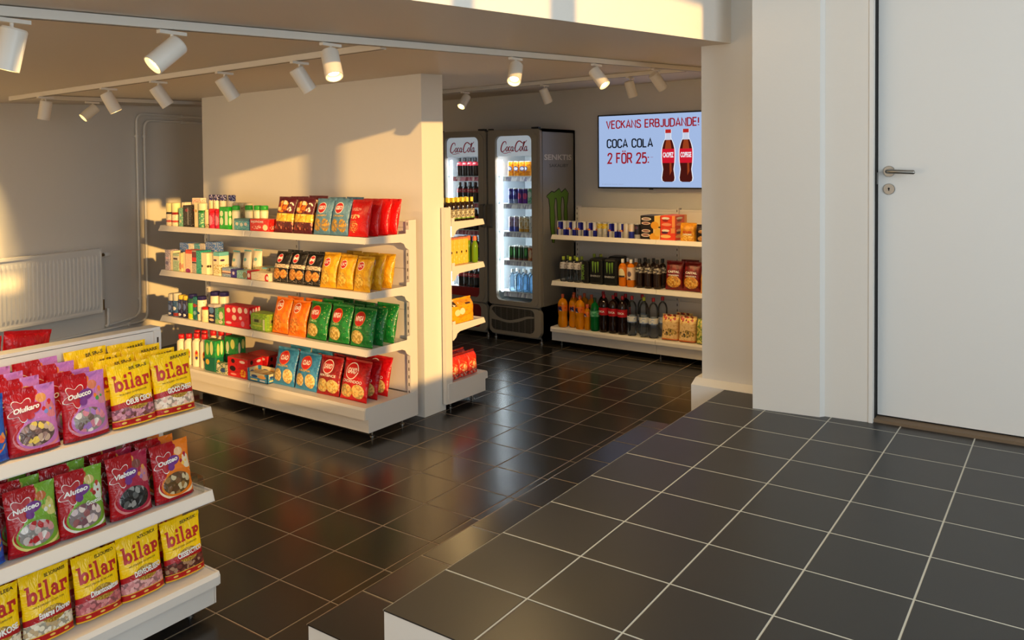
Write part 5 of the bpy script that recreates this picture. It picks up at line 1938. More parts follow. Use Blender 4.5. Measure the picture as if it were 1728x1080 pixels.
for key, x, dy, lab in (
        ('navy_clear', -5.718, .035, 'navy deodorant can with clear cap, leftmost on the third shelf'), ('navy_clear2', -5.650, .035, 'blue deodorant can with red foot and clear cap'),
        ('navy_gold', -5.588, .035, 'left of two dark navy cans with yellow caps'), ('navy_gold', -5.527, .035, 'right of two dark navy cans with yellow caps'),
        ('lime', -5.456, .036, 'lime green can with navy cap'), ('tealn', -5.396, .01, 'dark teal carton right of the lime green can'),
        ('ivory_navy', -5.338, .035, 'ivory bottle with navy cap and blue mark, third shelf'), ('ivory_tall', -5.268, .10, 'left of two tall ivory bottles with navy caps'), ('ivory_tall', -5.190, .12, 'right of two tall ivory bottles with navy caps'),
        ('beige_small', -5.258, .02, 'short beige bottle with red cap in front of the tall ivory bottles'), ('navy_box', -5.176, 0, 'navy box with pale blue oval, third shelf'),
        ('teal_slim', -5.116, 0, 'slim teal carton right of the navy box'), ('green_wht', -5.063, 0, 'green and white carton left of the big red box'),
        ('green_top', -5.06, .13, 'green leaf printed pack behind the big red box'), ('big_red', -4.885, .0, 'big red box with white rings, third shelf'),
        ('green_bag', -4.640, .0, 'green film multipack left of the orange crisps')):
    place(key, (x, PY + dy, z + .001), lab, T_PACK)

# bottom shelf ----------------------------------------------------------
z = .205
PB = 3.555
sh = [(0, 0), (.034, 0), (.038, .006), (.038, .17), (.034, .185), (.018, .198), (.018, .205), (0, .205)]
lathe_proto('white_redcap', 'washing_bottle', 'bottle', sh, print_mat('washing_white', rgb(244, 230, 200), ('fleck', 6, .68, rgb(226, 206, 170)), ('ell', .62, .42, .06, .18, rgb(206, 150, 60)), ('ell', .62, .5, .04, .06, rgb(180, 40, 40)), ('ell', .62, .32, .04, .05, rgb(50, 60, 120))), [('cap', cap_profile(.026, .2055, .242), CAPR, 'red cap')], 16, .85)
for i, (x, dy, s) in enumerate(((-5.600, .05, .90), (-5.505, .05, .96), (-5.405, .05, 1.02), (-5.310, .05, 1.04))):
    place('white_redcap', (x, PB + dy, z + .001), nth(i, 4) + ' of four white bottles with red caps, front of bottom shelf', T_PACK, 0, 0, 0, (1, 1, s))
for i, (x, s) in enumerate(((-5.56, .97), (-5.47, 1.0), (-5.36, 1.05), (-5.26, 1.1), (-5.17, 1.12))):
    place('white_redcap', (x, PB + .16, z + .001), nth(i, 5) + ' of five white bottles with red caps, back of bottom shelf', T_PACK, 0, 0, 0, (1, 1, s))
box_proto('green_tall', 'detergent_pack', 'pack', .136, .08, .225, print_mat('green_detergent', rgb(40, 150, 70), ('fleck', 6, .58, rgb(30, 120, 70)), ('band', 0, .46, rgb(24, 110, 84)), ('ell', .30, .72, .14, .2, rgb(196, 210, 110)), ('ell', .66, .76, .14, .22, rgb(220, 226, 150)), ('ell', .3, .30, .16, .09, rgb(226, 180, 60))), (), .008)
box_proto('green_wide', 'detergent_pack', 'pack', .150, .08, .250, print_mat('green_detergent_dark', rgb(36, 140, 64), ('fleck', 6, .58, rgb(24, 110, 56)), ('ell', .66, .80, .16, .14, rgb(226, 226, 120)), ('ell', .26, .70, .12, .16, rgb(226, 220, 190)), ('ell', .26, .45, .12, .1, rgb(190, 210, 180)), ('band', 0, .5, rgb(24, 100, 60))), (), .008)
box_proto('gw', 'dishwash_box', 'box', .130, .05, .075, print_mat('green_white_box', rgb(206, 196, 160), ('fleck', 5, .52, rgb(30, 110, 90)), ('ell', .6, .4, .2, .22, rgb(50, 80, 130)), ('ell', .2, .75, .12, .16, rgb(230, 230, 210))))
box_proto('red_tall', 'biscuit_box', 'box', .223, .13, .140, print_mat('red_tall_box', rgb(206, 28, 32), ('fleck', 6, .6, rgb(180, 20, 26)), ('ell', .28, .80, .09, .11, rgb(40, 16, 20)), ('ell', .74, .82, .14, .07, rgb(240, 214, 206)), ('ell', .26, .42, .15, .13, rgb(36, 14, 18)), ('bits', .78, .26, .15, .2, [rgb(240, 180, 40), rgb(226, 150, 30)]), ('ell', .3, .14, .15, .05, rgb(236, 150, 140)), ('band', .97, 1.0, rgb(130, 60, 44))))
for i, (key, x, dy, lab) in enumerate((('green_tall', -5.178, 0, 'left green detergent pack on the bottom shelf'), ('green_wide', -5.050, .085, 'right and taller green detergent pack on the bottom shelf'),
                                       ('gw', -5.035, -.002, 'small cream and green box in front of the green detergent packs'), ('red_tall', -4.858, 0, 'dark red biscuit box with black ovals, front of the bottom shelf'),
                                       ('red_tall', -4.825, .145, 'dark red biscuit box behind its twin on the bottom shelf'))):
    place(key, (x, PB + dy, z + .001), lab, T_PACK)
bl = MB()
for a, b, c, d, z0, z1 in ((-.107, .107, 0, .004, 0, .062), (-.107, -.103, 0, .10, 0, .085), (.103, .107, 0, .10, 0, .062), (-.107, .107, .096, .10, 0, .085), (-.107, .107, 0, .1, 0, .004)):
    bl.box(a, b, c, d, z0, z1)
proto('tray', 'display_tray', 'box', fixn(bl.mesh('display_tray', print_mat('blue_tray', rgb(64, 140, 186), ('fleck', 6, .62, rgb(50, 120, 170)), ('rect', .14, .86, .5, 1.0, rgb(220, 206, 160)), ('rect', .16, .5, .16, .32, rgb(226, 206, 130)), ('rect', .62, .88, .14, .3, rgb(206, 206, 214)), ('ell', .72, .62, .2, .2, rgb(236, 170, 90)), ('ell', .35, .62, .16, .14, rgb(40, 80, 140))))), [])
place('tray', (-4.640, PB, z + .001), 'open blue display tray left of the blue crisps', T_PACK)
box_proto('tray_bar', 'snack_bar', 'snack bar', .19, .028, .055, print_mat('snack_bar_print', rgb(200, 180, 130), ('fleck', 8, .5, rgb(150, 120, 70))))
for i in range(3):
    place('tray_bar', (-4.640, PB + .007 + i * .030, z + .006), ('front', 'middle', 'back')[i] + ' of the beige snack bars standing in the open blue display tray', T_PACK)

# ------------------------------------------------------------------ drinks
CAN = [(0, .004), (.021, .001), (.0235, .0), (.0265, .009), (.0265, .122), (.0225, .131), (.0228, .1335), (.0205, .1335), (.0195, .130), (0, .129)]
SILV = mat('can_end', rgb(206, 206, 204), .3, .9)


def can_mat(name, base, *ops, metal=.35):
    g = NG(name, rough=.28, metal=metal)
    g.base(base)
    for o in ops:
        if o[0] == 'band':
            g.paint(g.band(o[1], o[2]), o[3])
        elif o[0] == 'ell':
            g.paint(g.ell(*o[1:5]), o[5])
        elif o[0] == 'rect':
            g.paint(g.rect(*o[1:5]), o[5])
        elif o[0] == 'fleck':
            g.paint(g.noise(o[1], o[1] * .8, o[2], 2, 2), o[3])
    g.paint(g.band(.955, 1.1), rgb(200, 198, 194))
    g.paint(g.band(-1, .03), rgb(190, 188, 184))
    return g.done()


SILVER, RBLUE = rgb(206, 202, 196), rgb(30, 34, 140)


def can_proto(key, m, k=1.0, kz=1.0):
    b = MB().lathe([(r * k, zz * kz) for r, zz in CAN], 18, vmax=.1335 * kz)
    proto(key, 'drink_can', 'can', fixn(b.mesh('drink_can', m, 50)), [])


can_proto('energy', can_mat('energy_can', SILVER, ('rect', 0, .25, .45, 1, RBLUE), ('rect', .25, .5, 0, .45, RBLUE), ('rect', .5, .75, .45, 1, RBLUE), ('rect', .75, 1, 0, .45, RBLUE), ('ell', .5, .50, .10, .07, rgb(206, 60, 40)), ('ell', .5, .50, .05, .035, rgb(236, 190, 80)), ('ell', .0, .50, .10, .07, rgb(206, 60, 40)), ('ell', 1.0, .50, .10, .07, rgb(206, 60, 40))))
can_proto('energy_yel', can_mat('energy_can_yellow', rgb(190, 186, 176), ('band', .60, .92, rgb(206, 176, 40)), ('fleck', 9, .6, rgb(214, 206, 180))))
can_proto('energy_sil', can_mat('energy_can_silver', rgb(214, 204, 190)))
can_proto('energy_sug', can_mat('energy_can_sugarfree', rgb(222, 204, 186), ('band', 0, .48, rgb(50, 60, 160)), ('ell', .5, .58, .12, .08, rgb(236, 200, 170))))
can_proto('energy_drk', can_mat('energy_can_dark', rgb(40, 38, 48), ('band', 0, .3, rgb(190, 186, 180)), ('ell', .5, .75, .1, .1, rgb(96, 60, 80))))
G_A = 'energy drink cans on the wall shelving'
z = 1.031
xs = [-3.968 + i * .0531  for i in range(16)]
kinds = ['energy'] * 8 + ['energy_yel'] * 2 + ['energy'] * 3 + ['energy_sil', 'energy_sug', 'energy_drk']
words = {'energy': 'blue and silver energy drink can', 'energy_yel': 'silver and yellow energy drink can', 'energy_sil': 'plain silver energy drink can', 'energy_sug': 'silver energy drink can with blue foot', 'energy_drk': 'dark energy drink can'}
cnt = {}

OR17 = ['first', 'second', 'third', 'fourth', 'fifth', 'sixth', 'seventh', 'eighth', 'ninth', 'tenth', 'eleventh', 'twelfth', 'thirteenth', 'fourteenth', 'fifteenth', 'sixteenth', 'seventeenth']
for i, (x, k) in enumerate(zip(xs, kinds)):
    for r in range(2):
        place(k, (x, 6.452 + r * .056, z), '%s, %s from left, %s row under the screen' % (words[k], OR17[i], ('front', 'back')[r]), G_A, [0, 90, 20, 65, 0, 95, 10, 80, 0, 0, 0, 90, 30, 0, 0, 0, 0][i] + r * 40)
# cartons and bags beside the cans
chipx = [rgb(230, 170, 60), rgb(214, 146, 44), rgb(240, 196, 100)]
box_proto('black_oval', 'snack_carton', 'carton', .190, .22, .207, print_mat('black_oval_carton', rgb(28, 18, 18), ('ell', .30, .86, .24, .065, rgb(240, 226, 214)), ('ell', .30, .86, .19, .035, rgb(150, 110, 100)), ('ell', .28, .68, .22, .06, rgb(236, 200, 180)), ('ell', .28, .68, .17, .03, rgb(120, 70, 60)), ('ell', .28, .36, .22, .065, rgb(236, 210, 190)), ('ell', .28, .36, .17, .035, rgb(140, 90, 80)), ('ell', .26, .18, .22, .07, rgb(240, 220, 200)), ('ell', .26, .18, .17, .04, rgb(140, 90, 80)), ('rect', .70, 1.0, .56, 1.0, rgb(236, 190, 90)), ('rect', .64, 1.0, 0, .50, rgb(232, 190, 120)), ('ell', .72, .60, .2, .16, rgb(230, 160, 40)), ('ell', .70, .12, .24, .16, rgb(226, 160, 40)), ('ell', .85, .3, .15, .16, rgb(230, 180, 70))))
place('black_oval', (-3.0485, 6.452, z), 'black snack carton with pale ovals and golden crisps, top shelf under the screen', 'snack cartons on the wall shelving')
for k, up_, lab in (('or_top', True, 'upper of two orange-red snack cartons on the wall shelving'), ('or_low', False, 'lower of two orange-red snack cartons on the wall shelving')):
    ops = (('rect', .78, 1, 0, 1, rgb(236, 150, 80)), ('ell', .36, .78, .26, .1, rgb(244, 226, 206)), ('ell', .42, .28, .32, .12, rgb(236, 150, 110)), ('ell', .34, .60, .2, .1, rgb(150, 30, 20))) if up_ else (('ell', .35, .80, .26, .10, rgb(244, 200, 170)), ('ell', .3, .62, .22, .1, rgb(80, 30, 60)), ('ell', .36, .32, .34, .14, rgb(240, 190, 110)), ('rect', .7, 1, .6, 1, rgb(232, 150, 80)))
    box_proto(k, 'snack_carton', 'carton', .138, .25, .105, print_mat('orange_carton_' + k, rgb(224, 62, 30), ('fleck', 5, .62, rgb(236, 90, 40)), *ops))
    v, f = fit(text2d('GOLLO' if up_ else 'ORIO', .05), -.048, .012, .075, .014)
    mb = MB()
    mb.add([(x, -.0012, zz) for x, zz in v], f)
    PROTO[k][3].append(('lettering', mb.mesh('lettering', WHITE_INK), None))
    place(k, (-2.886, 6.452, z + (.1065 if up_ else 0)), lab, 'snack cartons on the wall shelving')
ob = Bag(.14, .155, .08, 'block', 61)
proto('yel_small', 'snack_bag', 'snack bag', ob.mesh('snack_bag', crisp_mat('yellow_nut_bag', rgb(216, 150, 30), rgb(200, 130, 24), food=((.45, .22, .38, .2),), chips=chipx)), [('lettering', ob.wrap('lettering', [(fit(text2d('ROUDS', .05), -.035, .035, .068, .018), LOGO_RED), (fit(text2d('NOCRES', .04), -.035, .035, .052, .012), WHITE_INK)]), None)])
proto('blk_small', 'snack_bag', 'snack bag', Bag(.14, .145, .08, 'block', 62).mesh('snack_bag', crisp_mat('black_nut_bag', rgb(34, 20, 14), food=((.5, .2, .34, .16), (.5, .6, .3, .1)), chips=[rgb(200, 150, 90), rgb(160, 110, 60)])), [])
place('yel_small', (-2.715, 6.50, z), 'yellow snack bag on the top shelf under the screen', 'snack bags on the wall shelving', 3)
place('blk_small', (-2.565, 6.48, z), 'black snack bag half hidden by the pier, top shelf under the screen', 'snack bags on the wall shelving', -4)


def liquid(name, c, trans=.55, rough=.08):
    return mat(name, c, rough, trans=trans, ior=1.33, spec=.5)


WATER_B = clear_mat('clear_plastic_bottle', (.90, .93, .95), .9)
BLUE_B = clear_mat('pale_blue_bottle', (.72, .86, .97), .9)


def bottle(key, r, h, body, capm, label=None, lz=(.45, .62), waist=.0, neck=.30, cat='bottle', caph=.022, capr=.014, name='drink_bottle', lab_name='label', word=None, wordm=None, seg=18, caplab=None):
    zs = h - caph - .006
    sh0 = zs * (1 - neck)
    prof = [(0, .004), (r * .55, .002), (r * .80, 0), (r * .97, .012), (r, .03), (r, sh0 * .30)]
    if waist:
        prof += [(r * (1 - waist * .6), sh0 * .42), (r * (1 - waist), sh0 * .50), (r * (1 - waist * .5), sh0 * .58), (r, sh0 * .68)]
    prof += [(r, sh0)]
    for t in (.2, .4, .6, .8, 1):
        prof.append((capr * .85 + (r - capr * .85) * max(0, math.cos(t * PI / 2)) ** .62, sh0 + (zs - sh0) * t ** .9 * .84))
    prof += [(capr * .85, zs), (0, zs)]

    def rad(zz):
        for (r0, z0), (r1, z1) in zip(prof[1:], prof[2:]):
            if z0 <= zz <= z1 and z1 > z0:
                return r0 + (r1 - r0) * (zz - z0) / (z1 - z0)
        return r
    kids = [('cap', [(0, zs - .004), (capr, zs - .004), (capr, h - .003), (capr * .9, h), (0, h)], capm, caplab)]
    if label:
        la, lb = lz[0] * h, lz[1] * h
        n = 5
        kids.append((lab_name, [(rad(la + (lb - la) * i / n) + .0009, la + (lb - la) * i / n) for i in range(n + 1)], label, None))
    lathe_proto(key, name, cat, prof, body, kids, seg)
    if word:
        v, f = text2d(word, .05)
        w = max(p[0] for p in v)
        la, lb = lz[0] * h, lz[1] * h
        k = min(r * 1.5 / w, (lb - la) * .6)
        mb = MB()
        pts = []
        for x, y in v:
            a = (x - w / 2) * k / r
            zz = (la + lb) / 2 + (y - .5) * k
            q = rad(zz) + .0022
            pts.append((q * math.sin(a), -q * math.cos(a), zz))
        mb.add(pts, f)
        PROTO[key][3].append(('lettering', mb.mesh('lettering', wordm or WHITE_INK), None))


DARKCOLA = mat('cola_in_bottle', rgb(26, 10, 8), .1, spec=.6)
LAB_RED = mat('label_red', rgb(186, 24, 34), .4)
bottle('fanta', .045, .305, liquid('orange_soda', rgb(238, 150, 14), .25), CAPO, print_mat('orange_label', rgb(232, 120, 20), ('ell', .5, .5, .12, .42, rgb(30, 40, 90)), ('ell', .5, .5, .10, .32, rgb(240, 236, 230)), ('fleck', 8, .6, rgb(206, 60, 30))), (.50, .68), .12, .25, word='63', wordm=mat('ink_navy', rgb(30, 34, 84), .4))
bottle('fanta_small', .030, .232, liquid('orange_soda', rgb(238, 150, 14), .25), CAPO, MATS['orange_label'], (.52, .72), .10, .30)
bottle('green_soda', .044, .300, liquid('green_soda', rgb(10, 110, 50), .25), mat('dark_green_cap', rgb(20, 70, 40), .4), print_mat('green_label', rgb(50, 150, 90), ('fleck', 8, .5, rgb(120, 190, 150))), (.44, .62), .06, .36)
bottle('cola_big', .046, .338, DARKCOLA, CAPR, LAB_RED, (.46, .66), .06, .28, word='COCA')
bottle('water_big', .043, .348, WATER_B, CAPR, print_mat('water_label', rgb(110, 140, 196), ('band', .72, 1.1, rgb(226, 226, 220)), ('fleck', 8, .6, rgb(150, 176, 214))), (.34, .50), .05, .27)
bottle('water_big_y', .043, .348, WATER_B, mat('lime_cap', rgb(190, 200, 40), .4), MATS['water_label'], (.34, .50), .05, .27)
z = .177
G_C = 'large soda bottles on the lowest wall shelf'
for key, x, dy, lab in (
        ('fanta', -3.946, .05, 'leftmost orange soda bottle in the front row of the lowest wall shelf'), ('fanta', -3.852, .09, 'second orange soda bottle from the left on the lowest wall shelf'),
        ('fanta', -3.760, .05, 'third orange soda bottle from the left on the lowest wall shelf'), ('fanta_small', -3.6835, .05, 'small orange soda bottle beside the green bottle'),
        ('fanta', -3.905, .19, 'left orange soda bottle in the back row of the lowest wall shelf'), ('fanta', -3.800, .20, 'middle orange soda bottle in the back row of the lowest wall shelf'), ('fanta', -3.700, .16, 'right orange soda bottle in the back row of the lowest wall shelf'),
        ('green_soda', -3.606, .05, 'single green soda bottle between orange soda and cola'),
        ('cola_big', -3.512, .05, 'leftmost large cola bottle on the lowest wall shelf'), ('cola_big', -3.418, .05, 'middle large cola bottle on the lowest wall shelf'), ('cola_big', -3.324, .05, 'rightmost large cola bottle on the lowest wall shelf'),
        ('cola_big', -3.60, .20, 'large cola bottle behind the green soda bottle'), ('cola_big', -3.46, .18, 'left large cola bottle in the back row'), ('cola_big', -3.36, .18, 'right large cola bottle in the back row'),
        ('water_big', -3.232, .05, 'clear water bottle with red cap beside the cola'), ('water_big_y', -3.116, .05, 'clear water bottle with lime green cap'), ('water_big', -3.026, .05, 'clear water bottle with red cap left of the beige snack bags'),
        ('water_big', -3.19, .17, 'clear water bottle behind the gap between two others'), ('water_big', -2.985, .15, 'clear water bottle at the back beside the beige snack bags')):
    place(key, (x, 6.41 + dy, z), lab, G_C, random.uniform(-25, 25))
bg_ = Bag(.150, .215, .085, 'block', 63)
proto('beige_bag', 'snack_bag', 'snack bag', bg_.mesh('snack_bag', print_mat('beige_snack_print', rgb(226, 190, 130), ('fleck', 7, .56, rgb(206, 160, 90)), ('bits', .5, .88, .5, .14, [rgb(190, 50, 40), rgb(236, 200, 90), rgb(120, 40, 30)]), ('bits', .5, .30, .44, .14, [rgb(70, 60, 40), rgb(190, 160, 70), rgb(150, 120, 50)]), ('band', .0, .05, rgb(196, 100, 40)))), [])
proto('green_snack', 'snack_bag', 'snack bag', Bag(.14, .205, .085, 'block', 64).mesh('snack_bag', print_mat('green_snack_print', rgb(206, 190, 100), ('fleck', 7, .5, rgb(120, 140, 50)), ('bits', .5, .3, .44, .25, [rgb(80, 110, 30), rgb(200, 200, 110)]))), [])
for key, x, dy, lab in (('beige_bag', -2.870, .06, 'left beige snack bag on the lowest wall shelf'), ('beige_bag', -2.712, .06, 'right beige snack bag on the lowest wall shelf'), ('green_snack', -2.560, .06, 'greenish snack bag half hidden by the pier'),
                        ('beige_bag', -2.80, .18, 'beige snack bag in the back row of the lowest wall shelf')):
    place(key, (x, 6.41 + dy, z), lab, 'snack bags on the wall shelving', random.uniform(-4, 4), 4)
# middle shelf
z = .601
bottle('water_small', .034, .232, WATER_B, mat('lime_cap2', rgb(176, 196, 60), .4), print_mat('water_small_label', rgb(206, 200, 196), ('fleck', 8, .55, rgb(150, 140, 140))), (.52, .78), .0, .26)
bottle('orange_small', .037, .242, liquid('orange_juice', rgb(232, 128, 24), .15), CAPW, print_mat('juice_label', rgb(232, 206, 180), ('ell', .5, .66, .08, .14, rgb(110, 90, 100)), ('ell', .5, .3, .08, .14, rgb(60, 40, 40))), (.26, .72), .0, .26)
bottle('orange_small2', .037, .242, MATS['orange_juice'], CAPW, print_mat('juice_label2', rgb(226, 130, 30), ('ell', .5, .5, .16, .42, rgb(240, 224, 170)), ('rect', .36, .64, .44, .56, rgb(60, 40, 30))), (.34, .72), .0, .26)
bottle('dark_small', .036, .255, mat('dark_beer', rgb(36, 20, 14), .08, spec=.7), BLACKP, print_mat('dark_label', rgb(60, 50, 44), ('fleck', 9, .5, rgb(190, 180, 160))), (.52, .72), .0, .34)
box_proto('monster1', 'energy_can_pack', 'can pack', .072, .16, .200, print_mat('black_green_pack', rgb(14, 16, 12), ('fleck', 7, .66, rgb(30, 40, 20))), (), .012)
v1 = fit(text2d('MONS', .04), 0, .14, 0, .030)
mb = MB()
mb.add([(.014 - zz - .0 if 0 else -.016 + (zz - .015) * 0 + zz - .015 - .004, -.0012, .17 - x) for x, zz in v1[0]], v1[1])
PROTO['monster1'][3].append(('lettering', mb.mesh('lettering', mat('pack_green', rgb(120, 160, 60), .4)), None))
PK = mat('pack_green', rgb(120, 160, 60), .4)


def claw_mark(w, h, x0, z0):
    """three ragged vertical strokes"""
    sh = []
    for i, (a, b) in enumerate(((.06, .30), (.38, .62), (.70, .94))):
        top = 1 - .05 * (i == 1) + .02
        q = [(a, top - .08), (a + .05, top), (b - .04, top), (b, top - .05), (b - .05, .5), (b - .07, .16 - .08 * (i == 1)), (a + .11, .0 + .06 * (i != 1)), (a + .07, .3), (a + .04, .6)]
        sh.append(([(x0 + p * w, z0 + t * h) for p, t in q], [tuple(range(9))]))
    return join2d(*sh)


mb = MB()
mb.add(*[([(x, -.0013, zz) for x, zz in claw_mark(.082, .105, -.042, .100)[0]]), claw_mark(.082, .105, -.042, .1)[1]])
v, f = fit(text2d('ENERGY', .06), -.052, .052, .068, .016)
mw_ = MB()
mw_.add([(x, -.0013, zz) for x, zz in v], f)
box_proto('monster4', 'energy_can_pack', 'can pack', .138, .15, .232, print_mat('black_pack', rgb(14, 16, 14), ('fleck', 6, .68, rgb(34, 36, 30), 0, .2)),
          [('claw_emblem', mb.mesh('claw_emblem', PK), None), ('lettering', mw_.mesh('lettering', mat('pack_grey', rgb(170, 168, 160), .4)), None)], .014)
for i in range(3):
    for r in range(2):
        place('water_small', (-3.944 + i * .074, 6.475 + r * .085, z), '%s clear bottle with lime cap, %s row, middle wall shelf' % (('left', 'middle', 'right')[i], ('front', 'back')[r]), 'small bottles on the middle wall shelf', random.uniform(-20, 20))
for i, x in enumerate((-3.72, -3.65)):
    place('water_small', (x, 6.66, z), '%s clear bottle with lime cap behind the tall black can pack' % ('left', 'right')[i], 'small bottles on the middle wall shelf', 0, 0, 0, (1, 1, 1.08))
place('monster1', (-3.704, 6.452, z), 'narrow black can pack with green upright lettering', 'energy drink packs on the middle wall shelf')
place('monster4', (-3.592, 6.452, z), 'left black can pack with green claw emblem', 'energy drink packs on the middle wall shelf')
place('monster4', (-3.447, 6.452, z), 'right black can pack with green claw emblem', 'energy drink packs on the middle wall shelf')
place('monster4', (-3.49, 6.615, z), 'black can pack standing behind the two with claw emblems', 'energy drink packs on the middle wall shelf', 0, 0, 0, (1, 1, 1.03))
place('orange_small2', (-3.333, 6.485, z), 'orange juice bottle with round cream label', 'small bottles on the middle wall shelf')
place('orange_small', (-3.252, 6.485, z), 'orange juice bottle with tall pale label', 'small bottles on the middle wall shelf')
for i, x in enumerate((-3.33, -3.25)):
    place('orange_small', (x, 6.58, z), '%s orange juice bottle in the back row' % ('left', 'right')[i], 'small bottles on the middle wall shelf')
for i, x in enumerate((-3.168, -3.086, -3.000)):
    for r in range(2):
        place('dark_small', (x + r * .01, 6.485 + r * .09, z), '%s dark brown bottle in the %s row of the middle wall shelf' % (('left', 'middle', 'right')[i], ('front', 'back')[r]), 'small bottles on the middle wall shelf')
rb_ = Bag(.160, .250, .09, 'pillow', 65)
proto('red_bag', 'crisps_bag', 'crisps', rb_.mesh('crisps_bag', crisp_mat('dark_red_bag', rgb(120, 20, 20), rgb(96, 14, 16), food=((.5, .28, .42, .2),), chips=[rgb(226, 160, 60), rgb(206, 130, 44), rgb(236, 190, 100)])),
      [('lettering', rb_.wrap('lettering', [(fit(text2d('CASTAL', .05), -.055, .05, .145, .018, .1), WHITE_INK), (fit(text2d('VENISSBA', .02), -.055, .05, .118, .012), WHITE_INK)]), None)])
for x, dy, lab in ((-2.850, .06, 'left dark red crisps bag on the middle wall shelf'), (-2.690, .06, 'right dark red crisps bag on the middle wall shelf'), (-2.77, .19, 'dark red crisps bag behind two others on the middle wall shelf')):
    place('red_bag', (x, 6.44 + dy, z + .003), lab, 'crisps bags on the wall shelving', random.uniform(-3, 3), 9)
place('yel_small', (-2.530, 6.49, z), 'yellow snack bag half hidden by the pier, middle wall shelf', 'snack bags on the wall shelving', 4)

# ------------------------------------------------------------------ inside the fridges
can_proto('c_orange', can_mat('orange_can', rgb(236, 150, 20), ('fleck', 9, .56, rgb(206, 110, 20)), ('ell', .5, .5, .14, .16, rgb(60, 70, 140)), ('ell', .5, .5, .10, .10, rgb(230, 230, 235)), metal=.1), 1.22, 1.10)
can_proto('c_blue', can_mat('blue_can', rgb(40, 40, 160), ('fleck', 7, .58, rgb(90, 60, 190)), ('ell', .5, .7, .12, .14, rgb(150, 170, 230)), ('band', 0, .3, rgb(130, 150, 200)), metal=.1), 1.0, 1.1)
can_proto('c_violet', can_mat('violet_can', rgb(100, 30, 150), ('ell', .5, .5, .14, .2, rgb(220, 60, 130)), ('band', .7, .95, rgb(60, 30, 140)), metal=.1), 1.0, 1.1)
can_proto('c_mint', can_mat('mint_can', rgb(150, 206, 180), ('fleck', 8, .56, rgb(90, 170, 110)), ('ell', .5, .6, .12, .2, rgb(220, 236, 226)), metal=.1), 1.0, 1.1)
can_proto('c_green', can_mat('green_can', rgb(60, 170, 90), ('ell', .5, .6, .14, .2, rgb(150, 220, 150)), metal=.1), 1.0, 1.1)
can_proto('c_lilac', can_mat('lilac_can', rgb(170, 160, 190), ('fleck', 8, .56, rgb(150, 110, 130)), ('band', 0, .34, rgb(70, 80, 170)), metal=.1), 1.0, 1.1)
can_proto('c_gold', can_mat('gold_can', rgb(226, 216, 190), ('fleck', 8, .54, rgb(206, 170, 100)), ('band', 0, .22, rgb(214, 160, 60)), metal=.1), 1.0, 1.1)
can_proto('c_white', can_mat('white_can', rgb(226, 228, 230), ('fleck', 8, .6, rgb(170, 180, 190)), metal=.1), 1.0, 1.1)
can_proto('c_dgreen', can_mat('dark_green_can', rgb(20, 70, 34), ('ell', .5, .6, .07, .28, rgb(60, 160, 60)), ('band', 0, .16, rgb(110, 60, 50)), metal=.1), 1.0, 1.02)
can_proto('c_copper', can_mat('copper_can', rgb(186, 90, 50), ('fleck', 9, .5, rgb(226, 160, 100)), ('ell', .5, .5, .08, .3, rgb(240, 214, 180)), metal=.1), 1.0, 1.02)
bottle('cool_water', .036, .215, BLUE_B, CAPW, None, (.4, .6), .04, .36)
SHW = ('lowest', 'fourth', 'third', 'second', 'top')
GLX0 = -4.755 + .098 + .075
rowsR = {4: (['c_orange'] * 4, .066, 'orange soda can'), 3: (['c_blue', 'c_blue', 'c_violet', 'c_violet', 'c_mint', 'c_green', 'c_green'], .0565, None), 2: (['c_lilac', 'c_lilac', 'c_gold', 'c_gold', 'c_white', 'c_gold'], .060, None),
         1: (['c_dgreen'] * 4 + ['c_copper'] * 3, .0565, None), 0: (['cool_water'] * 5, .078, 'pale blue water bottle')}
cw = {'c_orange': 'orange soda can', 'c_blue': 'blue can', 'c_violet': 'violet can', 'c_mint': 'mint can', 'c_green': 'green can', 'c_lilac': 'lilac can', 'c_gold': 'cream and gold can', 'c_white': 'white can', 'c_dgreen': 'dark green can', 'c_copper': 'copper can', 'cool_water': 'pale blue water bottle'}
for si, (ks, st_, _) in rowsR.items():
    zf = SHELF_Z[si] + .0525
    for i, k in enumerate(ks):
        for r in range(2 if si != 0 else 2):
            place(k, (GLX0 + st_ * .5 + i * st_, 6.502 + r * .082, zf), '%s, %s from left, %s row, %s shelf of the right fridge' % (cw[k], OR17[i], ('front', 'back')[r], SHW[si]), 'drinks in the right fridge', random.uniform(-30, 30))
bottle('cola_small', .031, .205, DARKCOLA, mat('black_red_cap', rgb(60, 16, 18), .4), mat('cola_band', rgb(206, 40, 60), .4, emit=rgb(206, 40, 60), estr=0.0), (.50, .68), .06, .34, word='COCA', caplab=None)
bottle('cola_zero', .031, .185, DARKCOLA, BLACKP, mat('cola_band2', rgb(220, 60, 80), .4), (.58, .80), .04, .3, word='ZERO')
GLL0 = -5.385 + .098 + .068
for si, k, h_ in ((4, 'cola_zero', 6), (3, 'cola_small', 6), (2, 'cola_small', 6), (1, 'cola_small', 6), (0, 'cola_small', 6)):
    zf = SHELF_Z[si] + .0525
    for i in range(h_):
        for r in range(2):
            place(k, (GLL0 + .034 + i * .067, 6.500 + r * .072, zf), 'dark cola bottle, %s from left, %s row, %s shelf of the left fridge' % (OR17[i], ('front', 'back')[r], SHW[si]), 'cola bottles in the left fridge', random.uniform(-15, 15))

